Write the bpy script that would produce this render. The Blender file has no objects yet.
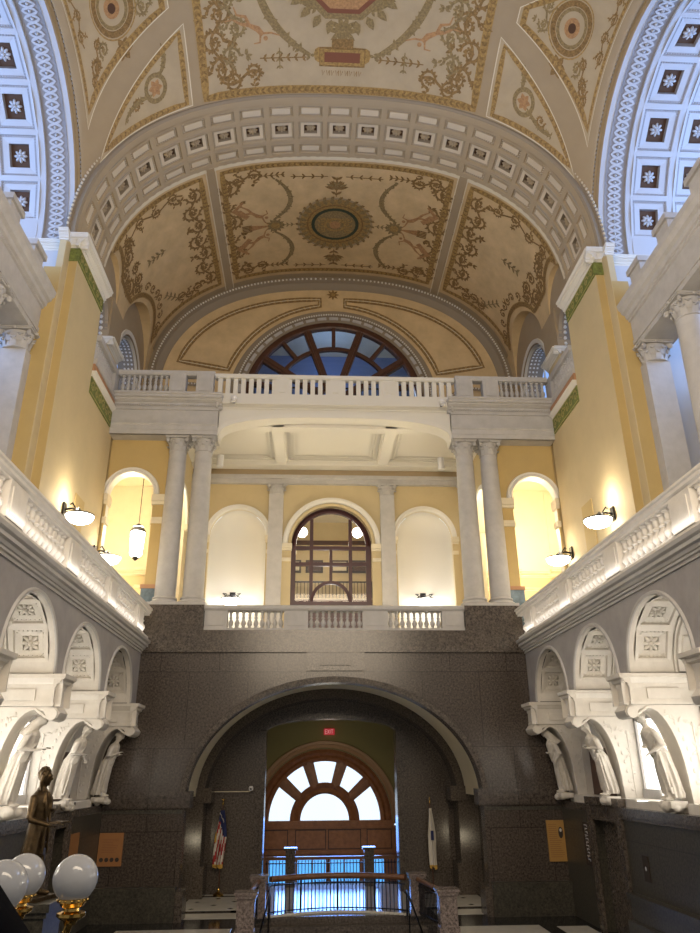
import bpy, bmesh, math, random
from mathutils import Vector, Matrix, noise
random.seed(7)
PI = math.pi; sin = math.sin; cos = math.cos
C = bpy.context.scene.collection
scene = bpy.context.scene

# ------------------------------------------------------------------ materials
MATS = {}
def mat(name, col, rough=0.6, metal=0.0, spec=0.5, noise_scale=0, noise_amt=0.0, bump=0.0, bump_scale=20, emit=None, es=0.0, coat=0.0, trans=0.0, alpha=1.0):
    m = bpy.data.materials.new(name); m.use_nodes = True
    nt = m.node_tree; b = nt.nodes['Principled BSDF']
    b.inputs['Base Color'].default_value = (*col, 1)
    b.inputs['Roughness'].default_value = rough
    b.inputs['Metallic'].default_value = metal
    b.inputs['Specular IOR Level'].default_value = spec
    if coat: b.inputs['Coat Weight'].default_value = coat
    if trans: b.inputs['Transmission Weight'].default_value = trans
    if alpha < 1: b.inputs['Alpha'].default_value = alpha
    if emit:
        b.inputs['Emission Color'].default_value = (*emit, 1); b.inputs['Emission Strength'].default_value = es
    tc = nt.nodes.new('ShaderNodeTexCoord')
    if noise_scale:
        n = nt.nodes.new('ShaderNodeTexNoise'); n.inputs['Scale'].default_value = noise_scale; n.inputs['Detail'].default_value = 6; n.inputs['Roughness'].default_value = 0.65
        nt.links.new(tc.outputs['Object'], n.inputs['Vector'])
        r = nt.nodes.new('ShaderNodeValToRGB')
        lo = [max(0, c*(1-noise_amt)) for c in col]; hi = [min(1, c*(1+noise_amt)) for c in col]
        r.color_ramp.elements[0].position = 0.3; r.color_ramp.elements[1].position = 0.7
        r.color_ramp.elements[0].color = (*lo, 1); r.color_ramp.elements[1].color = (*hi, 1)
        nt.links.new(n.outputs['Fac'], r.inputs['Fac']); nt.links.new(r.outputs['Color'], b.inputs['Base Color'])
    if bump:
        n2 = nt.nodes.new('ShaderNodeTexNoise'); n2.inputs['Scale'].default_value = bump_scale; n2.inputs['Detail'].default_value = 5
        nt.links.new(tc.outputs['Object'], n2.inputs['Vector'])
        bp = nt.nodes.new('ShaderNodeBump'); bp.inputs['Strength'].default_value = bump; bp.inputs['Distance'].default_value = 0.02
        nt.links.new(n2.outputs['Fac'], bp.inputs['Height']); nt.links.new(bp.outputs['Normal'], b.inputs['Normal'])
    MATS[name] = m
    return m

def granite(name, base, amt=0.85, rough=0.22, blocks=None):
    m = mat(name, base, rough=rough, spec=0.5)
    nt = m.node_tree; b = nt.nodes['Principled BSDF']; tc = [n for n in nt.nodes if n.type == 'TEX_COORD'][0]
    n1 = nt.nodes.new('ShaderNodeTexNoise'); n1.inputs['Scale'].default_value = 20; n1.inputs['Detail'].default_value = 8; n1.inputs['Roughness'].default_value = 0.8
    n2 = nt.nodes.new('ShaderNodeTexNoise'); n2.inputs['Scale'].default_value = 0.9; n2.inputs['Detail'].default_value = 3
    nt.links.new(tc.outputs['Object'], n1.inputs['Vector']); nt.links.new(tc.outputs['Object'], n2.inputs['Vector'])
    r = nt.nodes.new('ShaderNodeValToRGB'); r.color_ramp.elements[0].position = 0.36; r.color_ramp.elements[1].position = 0.66
    r.color_ramp.elements[0].color = (*[c*(1-amt) for c in base], 1); r.color_ramp.elements[1].color = (*[min(1, c*(1+amt)) for c in base], 1)
    nt.links.new(n1.outputs['Fac'], r.inputs['Fac'])
    mx = nt.nodes.new('ShaderNodeMix'); mx.data_type = 'RGBA'; mx.blend_type = 'MULTIPLY'; mx.inputs['Factor'].default_value = 0.6
    r2 = nt.nodes.new('ShaderNodeValToRGB'); r2.color_ramp.elements[0].color = (0.55, 0.55, 0.55, 1); r2.color_ramp.elements[1].color = (1.2, 1.15, 1.1, 1)
    nt.links.new(n2.outputs['Fac'], r2.inputs['Fac'])
    nt.links.new(r.outputs['Color'], mx.inputs['A']); nt.links.new(r2.outputs['Color'], mx.inputs['B'])
    out = mx.outputs['Result']
    if blocks:
        bw, bh, ax = blocks
        sep = nt.nodes.new('ShaderNodeSeparateXYZ'); cmb = nt.nodes.new('ShaderNodeCombineXYZ')
        nt.links.new(tc.outputs['Object'], sep.inputs[0])
        nt.links.new(sep.outputs[ax], cmb.inputs[0]); nt.links.new(sep.outputs['Z'], cmb.inputs[1])
        br = nt.nodes.new('ShaderNodeTexBrick'); br.inputs['Scale'].default_value = 1; br.inputs['Brick Width'].default_value = bw; br.inputs['Row Height'].default_value = bh
        br.inputs['Mortar Size'].default_value = 0.008; br.inputs['Color1'].default_value = (1, 1, 1, 1); br.inputs['Color2'].default_value = (0.86, 0.86, 0.86, 1); br.inputs['Mortar'].default_value = (0.35, 0.35, 0.35, 1)
        nt.links.new(cmb.outputs[0], br.inputs['Vector'])
        m2 = nt.nodes.new('ShaderNodeMix'); m2.data_type = 'RGBA'; m2.blend_type = 'MULTIPLY'; m2.inputs['Factor'].default_value = 1
        nt.links.new(out, m2.inputs['A']); nt.links.new(br.outputs['Color'], m2.inputs['B']); out = m2.outputs['Result']
    nt.links.new(out, b.inputs['Base Color'])
    return m

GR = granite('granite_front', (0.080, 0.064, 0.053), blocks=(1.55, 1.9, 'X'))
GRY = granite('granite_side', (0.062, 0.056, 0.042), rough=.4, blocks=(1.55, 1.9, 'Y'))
GRP = granite('granite_plain', (0.095, 0.078, 0.064))
GRN_ = granite('pink_granite', (0.21, 0.17, 0.155))
GRB = granite('granite_dark_base', (0.055, 0.05, 0.038), rough=.35)
YEL = mat('yellow_plaster', (0.56, 0.455, 0.265), 0.75, noise_scale=1.2, noise_amt=0.05)
YEL2 = mat('ochre_plaster', (0.50, 0.365, 0.15), 0.75, noise_scale=1.2, noise_amt=0.05)  # ochre walls; also carries the painted shade on the pier fronts
CRM = mat('cream_plaster', (0.70, 0.63, 0.47), 0.8, noise_scale=2, noise_amt=0.04)
WHT = mat('white_paint', (0.70, 0.675, 0.61), 0.5)
LST = mat('grey_limestone', (0.46, 0.445, 0.43), 0.6, noise_scale=3, noise_amt=0.10, bump=0.1, bump_scale=40)
LSD = mat('grey_limestone_wall', (0.30, 0.285, 0.285), 0.65, noise_scale=2.2, noise_amt=0.12, bump=0.1, bump_scale=30)
MRB = mat('warm_white_marble', (0.66, 0.62, 0.56), 0.5, noise_scale=5, noise_amt=0.07)
STA = mat('statue_marble', (0.60, 0.56, 0.50), 0.55, noise_scale=9, noise_amt=0.10, bump=0.15, bump_scale=60)
BEI = mat('ceiling_beige_rib', (0.37, 0.285, 0.175), 0.8, noise_scale=1.5, noise_amt=0.05)
BEG = mat('ceiling_grey_rib', (0.27, 0.22, 0.155), 0.8)
PNT = mat('painted_cream_panel', (0.60, 0.44, 0.235), 0.85, noise_scale=1.4, noise_amt=0.13)
PNP = mat('painted_pale_panel', (0.45, 0.36, 0.23), 0.85, noise_scale=1.2, noise_amt=0.09)
OFW = mat('coffer_cream', (0.42, 0.335, 0.22), 0.7)
OFB = mat('coffer_white', (0.50, 0.51, 0.54), 0.7)
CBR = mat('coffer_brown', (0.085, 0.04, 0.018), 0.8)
GLD = mat('gold_paint', (0.34, 0.215, 0.07), 0.6, noise_scale=14, noise_amt=0.45)
GLB = mat('brown_gold_paint', (0.24, 0.145, 0.05), 0.7, noise_scale=18, noise_amt=0.5)
OLV = mat('olive_paint', (0.26, 0.19, 0.085), 0.8, noise_scale=18, noise_amt=0.4)
GRN = mat('green_frieze_paint', (0.16, 0.19, 0.045), 0.7, noise_scale=9, noise_amt=0.5)
GRG = mat('green_frieze_gold', (0.42, 0.36, 0.12), 0.6)
DGN = mat('dark_green_paint', (0.035, 0.05, 0.03), 0.7)
ORF = mat('terracotta_paint', (0.40, 0.225, 0.10), 0.8, noise_scale=15, noise_amt=0.3)
RED = mat('red_brown_paint', (0.20, 0.075, 0.04), 0.8)
TAN = mat('tan_band', (0.42, 0.22, 0.11), 0.6)
WOOD = mat('red_oak_wood', (0.31, 0.125, 0.05), 0.38, noise_scale=7, noise_amt=0.25)
WODR = mat('handrail_wood', (0.15, 0.066, 0.03), 0.35, noise_scale=7, noise_amt=0.25)
WOD2 = mat('dark_walnut_wood', (0.075, 0.03, 0.016), 0.42, noise_scale=7, noise_amt=0.3)
WOD3 = mat('mahogany_wood', (0.045, 0.010, 0.012), 0.35, noise_scale=7, noise_amt=0.2)
IRON = mat('black_iron', (0.012, 0.012, 0.015), 0.35, 0.6)
BLK = mat('black_marble', (0.010, 0.010, 0.011), 0.09, spec=0.6)
WMB = mat('white_floor_marble', (0.62, 0.59, 0.52), 0.12, noise_scale=3, noise_amt=0.08)
TEAL = mat('teal_marble', (0.11, 0.16, 0.19), 0.3, noise_scale=4, noise_amt=0.5)
BRZ = mat('bronze', (0.075, 0.048, 0.022), 0.38, 0.8, noise_scale=10, noise_amt=0.5, bump=0.3, bump_scale=30)
BRS = mat('polished_brass', (0.62, 0.40, 0.12), 0.2, 1.0)
GLO = mat('white_glass_globe', (0.40, 0.40, 0.41), 0.1, spec=0.7, emit=(1, 0.97, 0.95), es=0.03)
LMP = mat('lamp_glow', (1, 1, 1), 0.4, emit=(1.0, 0.95, 0.86), es=14)
BLU = mat('blue_cloth', (0.012, 0.02, 0.09), 0.8)
RDC = mat('red_cloth', (0.30, 0.02, 0.02), 0.8)
WHC = mat('white_cloth', (0.60, 0.56, 0.50), 0.8)
GFR = mat('gold_fringe', (0.55, 0.33, 0.06), 0.6)
PLQ = mat('bronze_plaque', (0.36, 0.165, 0.06), 0.45, 0.3)
PLG = mat('tan_plaque', (0.40, 0.22, 0.06), 0.5, 0.2)
DRK = mat('dark_void', (0.01, 0.01, 0.012), 0.8)
EXR = mat('exit_red', (0.25, 0.02, 0.03), 0.5, emit=(0.9, 0.05, 0.07), es=0.35)
EXG = mat('exit_letter', (0.5, 0.3, 0.3), 0.5, emit=(1, 0.5, 0.5), es=0.35)
PLW = mat('plastic_white', (0.7, 0.7, 0.72), 0.35)
TYM = mat('olive_plaster', (0.30, 0.255, 0.105), 0.8)
SKY = mat('overcast_daylight', (0, 0, 0), 1.0, spec=0, emit=(0.74, 0.87, 1.0), es=1.45)
SKB = mat('cold_daylight', (0, 0, 0), 1.0, spec=0, emit=(0.30, 0.5, 1.0), es=1.0)
BLR = mat('blue_wall', (0.16, 0.24, 0.42), 0.7)  # blue cast of the stair hall light put into the wall colour
CRP = mat('pale_leaf_green', (0.10, 0.3, 0.2), 0.8)
def glass(name, col, refl=.06):
    m = bpy.data.materials.new(name); m.use_nodes = True; nt = m.node_tree; nt.nodes.clear()
    o = nt.nodes.new('ShaderNodeOutputMaterial'); t = nt.nodes.new('ShaderNodeBsdfTransparent'); g = nt.nodes.new('ShaderNodeBsdfGlossy'); x = nt.nodes.new('ShaderNodeMixShader')
    t.inputs[0].default_value = (*col, 1); g.inputs['Roughness'].default_value = .02; x.inputs[0].default_value = refl
    nt.links.new(t.outputs[0], x.inputs[1]); nt.links.new(g.outputs[0], x.inputs[2]); nt.links.new(x.outputs[0], o.inputs[0]); return m
GLS = glass('window_glass', (.95, .97, 1.0)); GLB_ = glass('blue_tinted_glass', (.40, .72, 1.0), .1)
GLW = mat('frosted_lit_glass', (.9, .9, .88), .5, emit=(1, .97, .90), es=1.6)
INK = mat('dark_ink', (0.03, 0.02, 0.015), 0.6)

# ------------------------------------------------------------------ mesh builder
class MB:
    def __init__(s): s.v = []; s.f = []; s.m = []
    def face(s, pts, mi=0):
        n = len(s.v); s.v.extend([tuple(p) for p in pts]); s.f.append(tuple(range(n, n+len(pts)))); s.m.append(mi)
    def box(s, a, b, mi=0):
        x0, y0, z0 = [min(a[i], b[i]) for i in range(3)]; x1, y1, z1 = [max(a[i], b[i]) for i in range(3)]
        n = len(s.v)
        s.v += [(x0,y0,z0),(x1,y0,z0),(x1,y1,z0),(x0,y1,z0),(x0,y0,z1),(x1,y0,z1),(x1,y1,z1),(x0,y1,z1)]
        for q in ((3,2,1,0),(4,5,6,7),(0,1,5,4),(1,2,6,5),(2,3,7,6),(3,0,4,7)):
            s.f.append(tuple(n+i for i in q)); s.m.append(mi)
    def grid(s, fn, nu, nv, mi=0, closeu=False, flip=False):
        n = len(s.v)
        for j in range(nv+1):
            for i in range(nu+1): s.v.append(tuple(fn(i/nu, j/nv)))
        for j in range(nv):
            for i in range(nu):
                a = n+j*(nu+1)+i; q = (a, a+1, a+nu+2, a+nu+1)
                s.f.append(q[::-1] if flip else q); s.m.append(mi)
    def lathe(s, prof, c=(0,0,0), seg=12, mi=0, sx=1, sy=1):
        n = len(s.v); k = len(prof)
        for (r, z) in prof:
            for i in range(seg):
                a = 2*PI*i/seg; s.v.append((c[0]+r*sx*cos(a), c[1]+r*sy*sin(a), c[2]+z))
        for j in range(k-1):
            for i in range(seg):
                i2 = (i+1) % seg
                s.f.append((n+j*seg+i, n+j*seg+i2, n+(j+1)*seg+i2, n+(j+1)*seg+i)); s.m.append(mi)
        s.f.append(tuple(n+i for i in reversed(range(seg)))); s.m.append(mi)
        s.f.append(tuple(n+(k-1)*seg+i for i in range(seg))); s.m.append(mi)
    def tube(s, pts, rad, seg=8, mi=0):
        pts = [Vector(p) for p in pts]; n = len(s.v); K = len(pts)
        rs = rad if isinstance(rad, (list, tuple)) else [rad]*K
        up = None
        for k, p in enumerate(pts):
            d = (pts[min(k+1, K-1)]-pts[max(k-1, 0)]).normalized()
            if up is None:
                up = Vector((0,0,1)) if abs(d.z) < 0.9 else Vector((1,0,0))
            a = d.cross(up).normalized(); b = a.cross(d).normalized(); up = b
            for i in range(seg):
                t = 2*PI*i/seg; s.v.append(tuple(p+a*rs[k]*cos(t)+b*rs[k]*sin(t)))
        for j in range(K-1):
            for i in range(seg):
                i2 = (i+1) % seg
                s.f.append((n+j*seg+i, n+j*seg+i2, n+(j+1)*seg+i2, n+(j+1)*seg+i)); s.m.append(mi)
        s.f.append(tuple(n+i for i in reversed(range(seg)))); s.m.append(mi)
        s.f.append(tuple(n+(K-1)*seg+i for i in range(seg))); s.m.append(mi)
    def ball(s, c, r, seg=10, rings=7, mi=0, q=None):
        rx, ry, rz = r if isinstance(r, (tuple, list)) else (r, r, r)
        n = len(s.v); c = Vector(c)
        for j in range(1, rings):
            ph = PI*j/rings
            for i in range(seg):
                a = 2*PI*i/seg; p = Vector((rx*sin(ph)*cos(a), ry*sin(ph)*sin(a), -rz*cos(ph)))
                if q: p = q @ p
                s.v.append(tuple(c+p))
        lo = Vector((0,0,-rz)); hi = Vector((0,0,rz))
        if q: lo = q @ lo; hi = q @ hi
        s.v.append(tuple(c+lo)); s.v.append(tuple(c+hi)); b = n+(rings-1)*seg
        for j in range(rings-2):
            for i in range(seg):
                i2 = (i+1) % seg; s.f.append((n+j*seg+i, n+j*seg+i2, n+(j+1)*seg+i2, n+(j+1)*seg+i)); s.m.append(mi)
        for i in range(seg):
            i2 = (i+1) % seg
            s.f.append((b, n+i2, n+i)); s.m.append(mi)
            s.f.append((b+1, n+(rings-2)*seg+i, n+(rings-2)*seg+i2)); s.m.append(mi)
    def prism(s, poly, T, d0, d1, mi=0):          # poly of (u,z) extruded d0..d1 through T(u,d,z)
        n = len(s.v); k = len(poly)
        for (u, z) in poly: s.v.append(tuple(T(u, d0, z)))
        for (u, z) in poly: s.v.append(tuple(T(u, d1, z)))
        s.f.append(tuple(range(n, n+k))); s.m.append(mi)
        s.f.append(tuple(reversed(range(n+k, n+2*k)))); s.m.append(mi)
        for i in range(k):
            j = (i+1) % k; s.f.append((n+j, n+i, n+k+i, n+k+j)); s.m.append(mi)
    def build(s, name, mats, parent=None, smooth=False, off=None):
        me = bpy.data.meshes.new(name)
        vs = s.v if off is None else [(v[0]-off[0], v[1]-off[1], v[2]-off[2]) for v in s.v]
        me.from_pydata(vs, [], s.f)
        for m in (mats if isinstance(mats, (list, tuple)) else [mats]): me.materials.append(m)
        me.polygons.foreach_set('material_index', s.m)
        me.update()
        if smooth:
            me.polygons.foreach_set('use_smooth', [True]*len(me.polygons))
            try: me.set_sharp_from_angle(angle=math.radians(smooth if smooth is not True else 40))
            except Exception: pass
        o = bpy.data.objects.new(name, me); C.objects.link(o)
        if off is not None: o.location = off
        if parent: o.parent = parent; 
        return o

def struct(o): o['kind'] = 'structure'; return o
def tag(o, label, cat, group=None):
    o['label'] = label; o['category'] = cat
    if group: o['group'] = group
    return o
def thing(name, label, cat, loc=(0,0,0), group=None, rz=0):
    o = bpy.data.objects.new(name, None); C.objects.link(o); o.empty_display_size = 0.1
    o.location = loc; o.rotation_euler = (0,0,rz)
    return tag(o, label, cat, group)
def dup(root, loc=None, rz=None, label=None, group=None):
    r = root.copy(); C.objects.link(r)
    if loc is not None: r.location = loc
    if rz is not None: r.rotation_euler = (0,0,rz)
    if label: r['label'] = label
    if group: r['group'] = group
    for ch in list(root.children):
        c = ch.copy(); C.objects.link(c); c.parent = r
        for g in list(ch.children):
            d = g.copy(); C.objects.link(d); d.parent = c
    return r

TX = lambda y=0: (lambda u, d, z: (u, d, z))                 # wall plane facing along y : u = x
TY = lambda sg: (lambda u, d, z: (sg*d, u, z))               # wall plane facing along x : u = y, d = |x|

def archwall(mb, T, u0, u1, z0, z1, d0, d1, ops, mi=0, ms=0, N=28, nexp=2.0):
    """ops: (uc, hw, zbase, zspring, rise)"""
    def q(ua, ub, za, zb, zc, zd):      # za,zb bottom at ua,ub ; zc,zd top at ub, ua
        for d in (d0, d1): mb.face([T(ua, d, za), T(ub, d, zb), T(ub, d, zc), T(ua, d, zd)], mi)
    cur = u0
    for (uc, hw, zb, zs, rise) in sorted(ops):
        a, b = uc-hw, uc+hw
        if a > cur: q(cur, a, z0, z0, z1, z1)
        if zb > z0:
            q(a, b, z0, z0, zb, zb); mb.face([T(a, d0, zb), T(b, d0, zb), T(b, d1, zb), T(a, d1, zb)], ms)
        mb.face([T(a, d0, zb), T(a, d0, zs), T(a, d1, zs), T(a, d1, zb)], ms)
        mb.face([T(b, d0, zb), T(b, d0, zs), T(b, d1, zs), T(b, d1, zb)], ms)
        pts = []
        for i in range(N+1):
            t = PI-PI*i/N; c, s = cos(t), sin(t)
            pts.append((uc+hw*math.copysign(abs(c)**(2/nexp), c), zs+rise*max(0, s)**(2/nexp)))
        for (p, r) in zip(pts, pts[1:]):
            q(p[0], r[0], p[1], r[1], z1, z1)
            mb.face([T(p[0], d0, p[1]), T(r[0], d0, r[1]), T(r[0], d1, r[1]), T(p[0], d1, p[1])], ms)
        cur = b
    if cur < u1: q(cur, u1, z0, z0, z1, z1)
    mb.face([T(u0, d0, z1), T(u1, d0, z1), T(u1, d1, z1), T(u0, d1, z1)], mi)
    mb.face([T(u0, d0, z0), T(u0, d1, z0), T(u0, d1, z1), T(u0, d0, z1)], mi)
    mb.face([T(u1, d0, z0), T(u1, d1, z0), T(u1, d1, z1), T(u1, d0, z1)], mi)

def arcsweep(mb, T, uc, zs, a, b, prof, N=40, mi=0, t0=0, t1=PI, nexp=2.0, closed=False):
    """prof: list of (dr, d)"""
    K = len(prof); n = len(mb.v)
    for i in range(N+1):
        t = t0+(t1-t0)*i/N; c, s = cos(t), sin(t)
        for (dr, d) in prof:
            mb.v.append(tuple(T(uc+(a+dr)*math.copysign(abs(c)**(2/nexp), c), d, zs+(b+dr)*math.copysign(abs(s)**(2/nexp), s))))
    for i in range(N):
        for k in range(K if closed else K-1):
            k2 = (k+1) % K
            mb.f.append((n+i*K+k, n+i*K+k2, n+(i+1)*K+k2, n+(i+1)*K+k)); mb.m.append(mi)

def linesweep(mb, p0, p1, out, prof, mi=0):
    """straight moulding: profile of (o,z) along p0->p1, out = unit vector"""
    p0 = Vector(p0); p1 = Vector(p1); out = Vector(out); n = len(mb.v); K = len(prof)
    for p in (p0, p1):
        for (o, z) in prof: mb.v.append(tuple(p+out*o+Vector((0,0,z))))
    for k in range(K):
        k2 = (k+1) % K; mb.f.append((n+k, n+k2, n+K+k2, n+K+k)); mb.m.append(mi)
    mb.f.append(tuple(n+k for k in range(K))); mb.m.append(mi)
    mb.f.append(tuple(n+K+k for k in reversed(range(K)))); mb.m.append(mi)

def cornice(h, p, base=0.006):      # classic stepped cornice profile, closed polygon, height h, projection p
    return [(-0.05, 0), (base, 0), (base, h*.18), (base+p*.18, h*.22), (base+p*.18, h*.38), (base+p*.55, h*.52), (base+p*.6, h*.6), (base+p*.85, h*.64), (base+p*.85, h*.8), (base+p, h*.88), (base+p, h), (-0.05, h)]

# ================================================================== vault geometry
A0, B0, NE, ZS = 6.95, 5.42, 2.4, 16.1
_tab = []
def _build_tab():
    N = 800; L = 0; px, pz = 0.0, B0; _tab.append((0.0, px, pz))
    for i in range(1, N+1):
        t = PI/2*i/N; s, c = sin(t), cos(t)
        x = A0*s**(2/NE); z = B0*max(0, c)**(2/NE)
        L += math.hypot(x-px, z-pz); px, pz = x, z; _tab.append((L, x, z))
_build_tab(); S0 = _tab[-1][0]
def prof(s):
    a = min(abs(s), S0); lo, hi = 0, len(_tab)-1
    while hi-lo > 1:
        m = (lo+hi)//2
        if _tab[m][0] <= a: lo = m
        else: hi = m
    L0, x0, z0 = _tab[lo]; L1, x1, z1 = _tab[hi]; f = (a-L0)/max(1e-9, L1-L0)
    return math.copysign(x0+(x1-x0)*f, s), z0+(z1-z0)*f
def V(s, y, off=0.0):
    x, z = prof(s); x1, z1 = prof(s-0.03); x2, z2 = prof(s+0.03)
    tx, tz = x2-x1, z2-z1; l = math.hypot(tx, tz) or 1
    nx, nz = tz/l, -tx/l                    # inward normal (down at the crown)
    if nz*1 > 0 and abs(s) < 1: nx, nz = -nx, -nz
    return Vector((x+nx*off, y, ZS+z+nz*off))
YC, RS = 12.1, 3.7
def ceil_p(s, y):
    x, z = prof(s); t = (y-YC)/RS; S = 4.0*math.sqrt(max(0, 1-t*t))
    return Vector((x*7.0/A0, y, ZS+(z**3+S**3)**(1/3)))
def K(s, y, off=0.0):
    p = ceil_p(s, y)
    if off:
        e = 0.05; y1 = max(YC-RS+.01, min(YC+RS-.01, y))
        a = ceil_p(min(S0, s+e), y1)-ceil_p(max(-S0, s-e), y1); b = ceil_p(s, min(YC+RS, y1+e))-ceil_p(s, y1-e)
        n = a.cross(b)
        if n.length > 1e-9:
            n.normalize()
            if n.dot(Vector((0, YC, 14))-p) < 0: n = -n
            p = p+n*off
    return p

# ------------------------------------------------ painted ornament (paint strokes laid on a curved surface)
class Paint:
    def __init__(s, mb, F, off=0.012): s.mb = mb; s.F = F; s.off = off
    def ribbon(s, pts, w, mi, off=None, closed=False):
        F, o = s.F, (off or s.off); n = len(s.mb.v); Kp = len(pts)
        for k, (a, b) in enumerate(pts):
            if closed: pa, pb = pts[(k-1) % Kp], pts[(k+1) % Kp]
            else: pa, pb = pts[max(0, k-1)], pts[min(Kp-1, k+1)]
            dx, dy = pb[0]-pa[0], pb[1]-pa[1]; l = math.hypot(dx, dy) or 1
            ww = w[k] if isinstance(w, list) else w
            nx, ny = -dy/l*ww/2, dx/l*ww/2
            s.mb.v.append(tuple(F(a+nx, b+ny, o))); s.mb.v.append(tuple(F(a-nx, b-ny, o)))
        for k in range(Kp-1 if not closed else Kp):
            k2 = (k+1) % Kp
            s.mb.f.append((n+2*k, n+2*k+1, n+2*k2+1, n+2*k2)); s.mb.m.append(mi)
    def disc(s, c, r, mi, ry=None, off=None, seg=16, a0=0):
        ry = ry or r; o = off or s.off; nr = max(1, int(r/.14)); n = len(s.mb.v); s.mb.v.append(tuple(s.F(c[0], c[1], o)))
        for j in range(1, nr+1):
            f = j/nr
            for i in range(seg): s.mb.v.append(tuple(s.F(c[0]+r*f*cos(a0+2*PI*i/seg), c[1]+ry*f*sin(a0+2*PI*i/seg), o)))
        for i in range(seg): s.mb.f.append((n, n+1+i, n+1+(i+1) % seg)); s.mb.m.append(mi)
        for j in range(nr-1):
            for i in range(seg):
                i2 = (i+1) % seg; a = n+1+j*seg; s.mb.f.append((a+i, a+i2, a+seg+i2, a+seg+i)); s.mb.m.append(mi)
    def ring(s, c, r, w, mi, ry=None, off=None, seg=28):
        k = (ry or r)/r
        s.ribbon([(c[0]+r*cos(2*PI*i/seg), c[1]+k*r*sin(2*PI*i/seg)) for i in range(seg)], w, mi, off, True)
    def leaf(s, p, ang, L, w, mi, off=None):
        ca, sa = cos(ang), sin(ang)
        q = [(0,0),(L*.35,w/2),(L*.7,w*.35),(L,0),(L*.7,-w*.35),(L*.35,-w/2)]
        s.mb.face([s.F(p[0]+x*ca-y*sa, p[1]+x*sa+y*ca, off or s.off) for x, y in q], mi)
    def spiral(s, c, r, a0, turns, sg, mi, w=0.05, leaves=True):
        N = int(12*turns); pts = []; ws = []; w = w*1.35
        for i in range(N+1):
            f = i/N; rr = r*(1-0.85*f); a = a0+sg*2*PI*turns*f
            pts.append((c[0]+rr*cos(a), c[1]+rr*sin(a))); ws.append(w*(1.15-0.5*f))
            if leaves and f < 0.85:
                s.leaf(pts[-1], a+random.uniform(-.7, .7), r*.42*(1-.4*f), r*.26, mi)
                if f < .5: s.leaf(pts[-1], a+sg*1.4, r*.3, r*.2, mi)
        s.ribbon(pts, ws, mi); s.rosette(c, r*.34, mi)
    def rosette(s, c, r, mi):
        for k in range(6): s.leaf(c, k*PI/3, r, r*.7, mi)
    def scrolls(s, p, q, n, r, mi, side=1, w=0.05, sprigs=True):
        """chain of alternating acanthus spirals from p to q"""
        dx, dy = (q[0]-p[0])/n, (q[1]-p[1])/n; ang = math.atan2(dy, dx); st = []
        for i in range(n):
            sg = 1 if i % 2 == 0 else -1
            c = (p[0]+dx*(i+.5), p[1]+dy*(i+.5)); sp = (c[0]-sin(ang)*r*.35*sg*side, c[1]+cos(ang)*r*.35*sg*side)
            s.spiral(sp, r*random.uniform(.85, 1.05), ang-sg*side*PI/2, 1.5, sg*side, mi, w)
            for t in range(4):
                f = (i+t/4); st.append((p[0]+dx*f-sin(ang)*r*.5*sin(PI*f)*side, p[1]+dy*f+cos(ang)*r*.5*sin(PI*f)*side))
            if sprigs:
                e = (c[0]+sin(ang)*r*1.1*sg*side, c[1]-cos(ang)*r*1.1*sg*side)
                for t in range(5): s.leaf(e, ang+random.uniform(-2.8, 2.8), r*.6, r*.28, mi)
        st.append(q); s.ribbon(st, w*1.5, mi)
    def garland(s, p, q, sag, mi, w=0.13, n=14):
        ang = math.atan2(q[1]-p[1], q[0]-p[0]); pts = []; ws = []
        for i in range(n+1):
            f = i/n; h = 4*f*(1-f)*sag
            pts.append((p[0]+(q[0]-p[0])*f-sin(ang)*h, p[1]+(q[1]-p[1])*f+cos(ang)*h)); ws.append(w*(.45+.9*math.sin(PI*f)*.6))
            for t in range(2): s.leaf(pts[-1], random.uniform(0, 6.28), w*.8, w*.4, mi)
        s.ribbon(pts, ws, mi)
    def sprig(s, p, q, mi, n=5, r=0.12):
        s.ribbon([p, q], .03, mi)
        for i in range(n):
            f = (i+.5)/n; c = (p[0]+(q[0]-p[0])*f, p[1]+(q[1]-p[1])*f); ang = math.atan2(q[1]-p[1], q[0]-p[0])
            for t in (-1, 1):
                s.leaf(c, ang+t*.9, r*(1.2-.3*abs(f-.5)), r*.5, mi); 
            s.disc(c, r*.22, mi, seg=6)
    def line(s, pts, w, mi, off):
        Q = []
        for k in range(len(pts)):
            a, b = pts[k], pts[(k+1) % len(pts)]; n = max(1, int(math.hypot(b[0]-a[0], b[1]-a[1])/.25))
            for i in range(n): Q.append((a[0]+(b[0]-a[0])*i/n, a[1]+(b[1]-a[1])*i/n))
        s.ribbon(Q, w, mi, off, True)
    def band(s, pts, w, mi, mj, closed=True):
        """painted border: flat band with leafy flecks and two fine pale lines"""
        P = []; M = len(pts); rng = range(M if closed else M-1)
        for k in rng:
            a, b = pts[k], pts[(k+1) % M]; L = math.hypot(b[0]-a[0], b[1]-a[1]); n = max(1, int(L/0.35))
            for i in range(n): P.append((a[0]+(b[0]-a[0])*i/n, a[1]+(b[1]-a[1])*i/n))
        if not closed: P.append(pts[-1])
        s.ribbon(P, w, mi, closed=closed)
        for k in range(len(P)-1):
            a, b = P[k], P[k+1]; ang = math.atan2(b[1]-a[1], b[0]-a[0])
            for t in (0.0, 0.5):
                c = (a[0]+(b[0]-a[0])*t, a[1]+(b[1]-a[1])*t)
                s.leaf(c, ang+.6, w*.65, w*.3, mj, s.off+.006); s.leaf(c, ang-.6, w*.65, w*.3, mj, s.off+.006)
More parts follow.
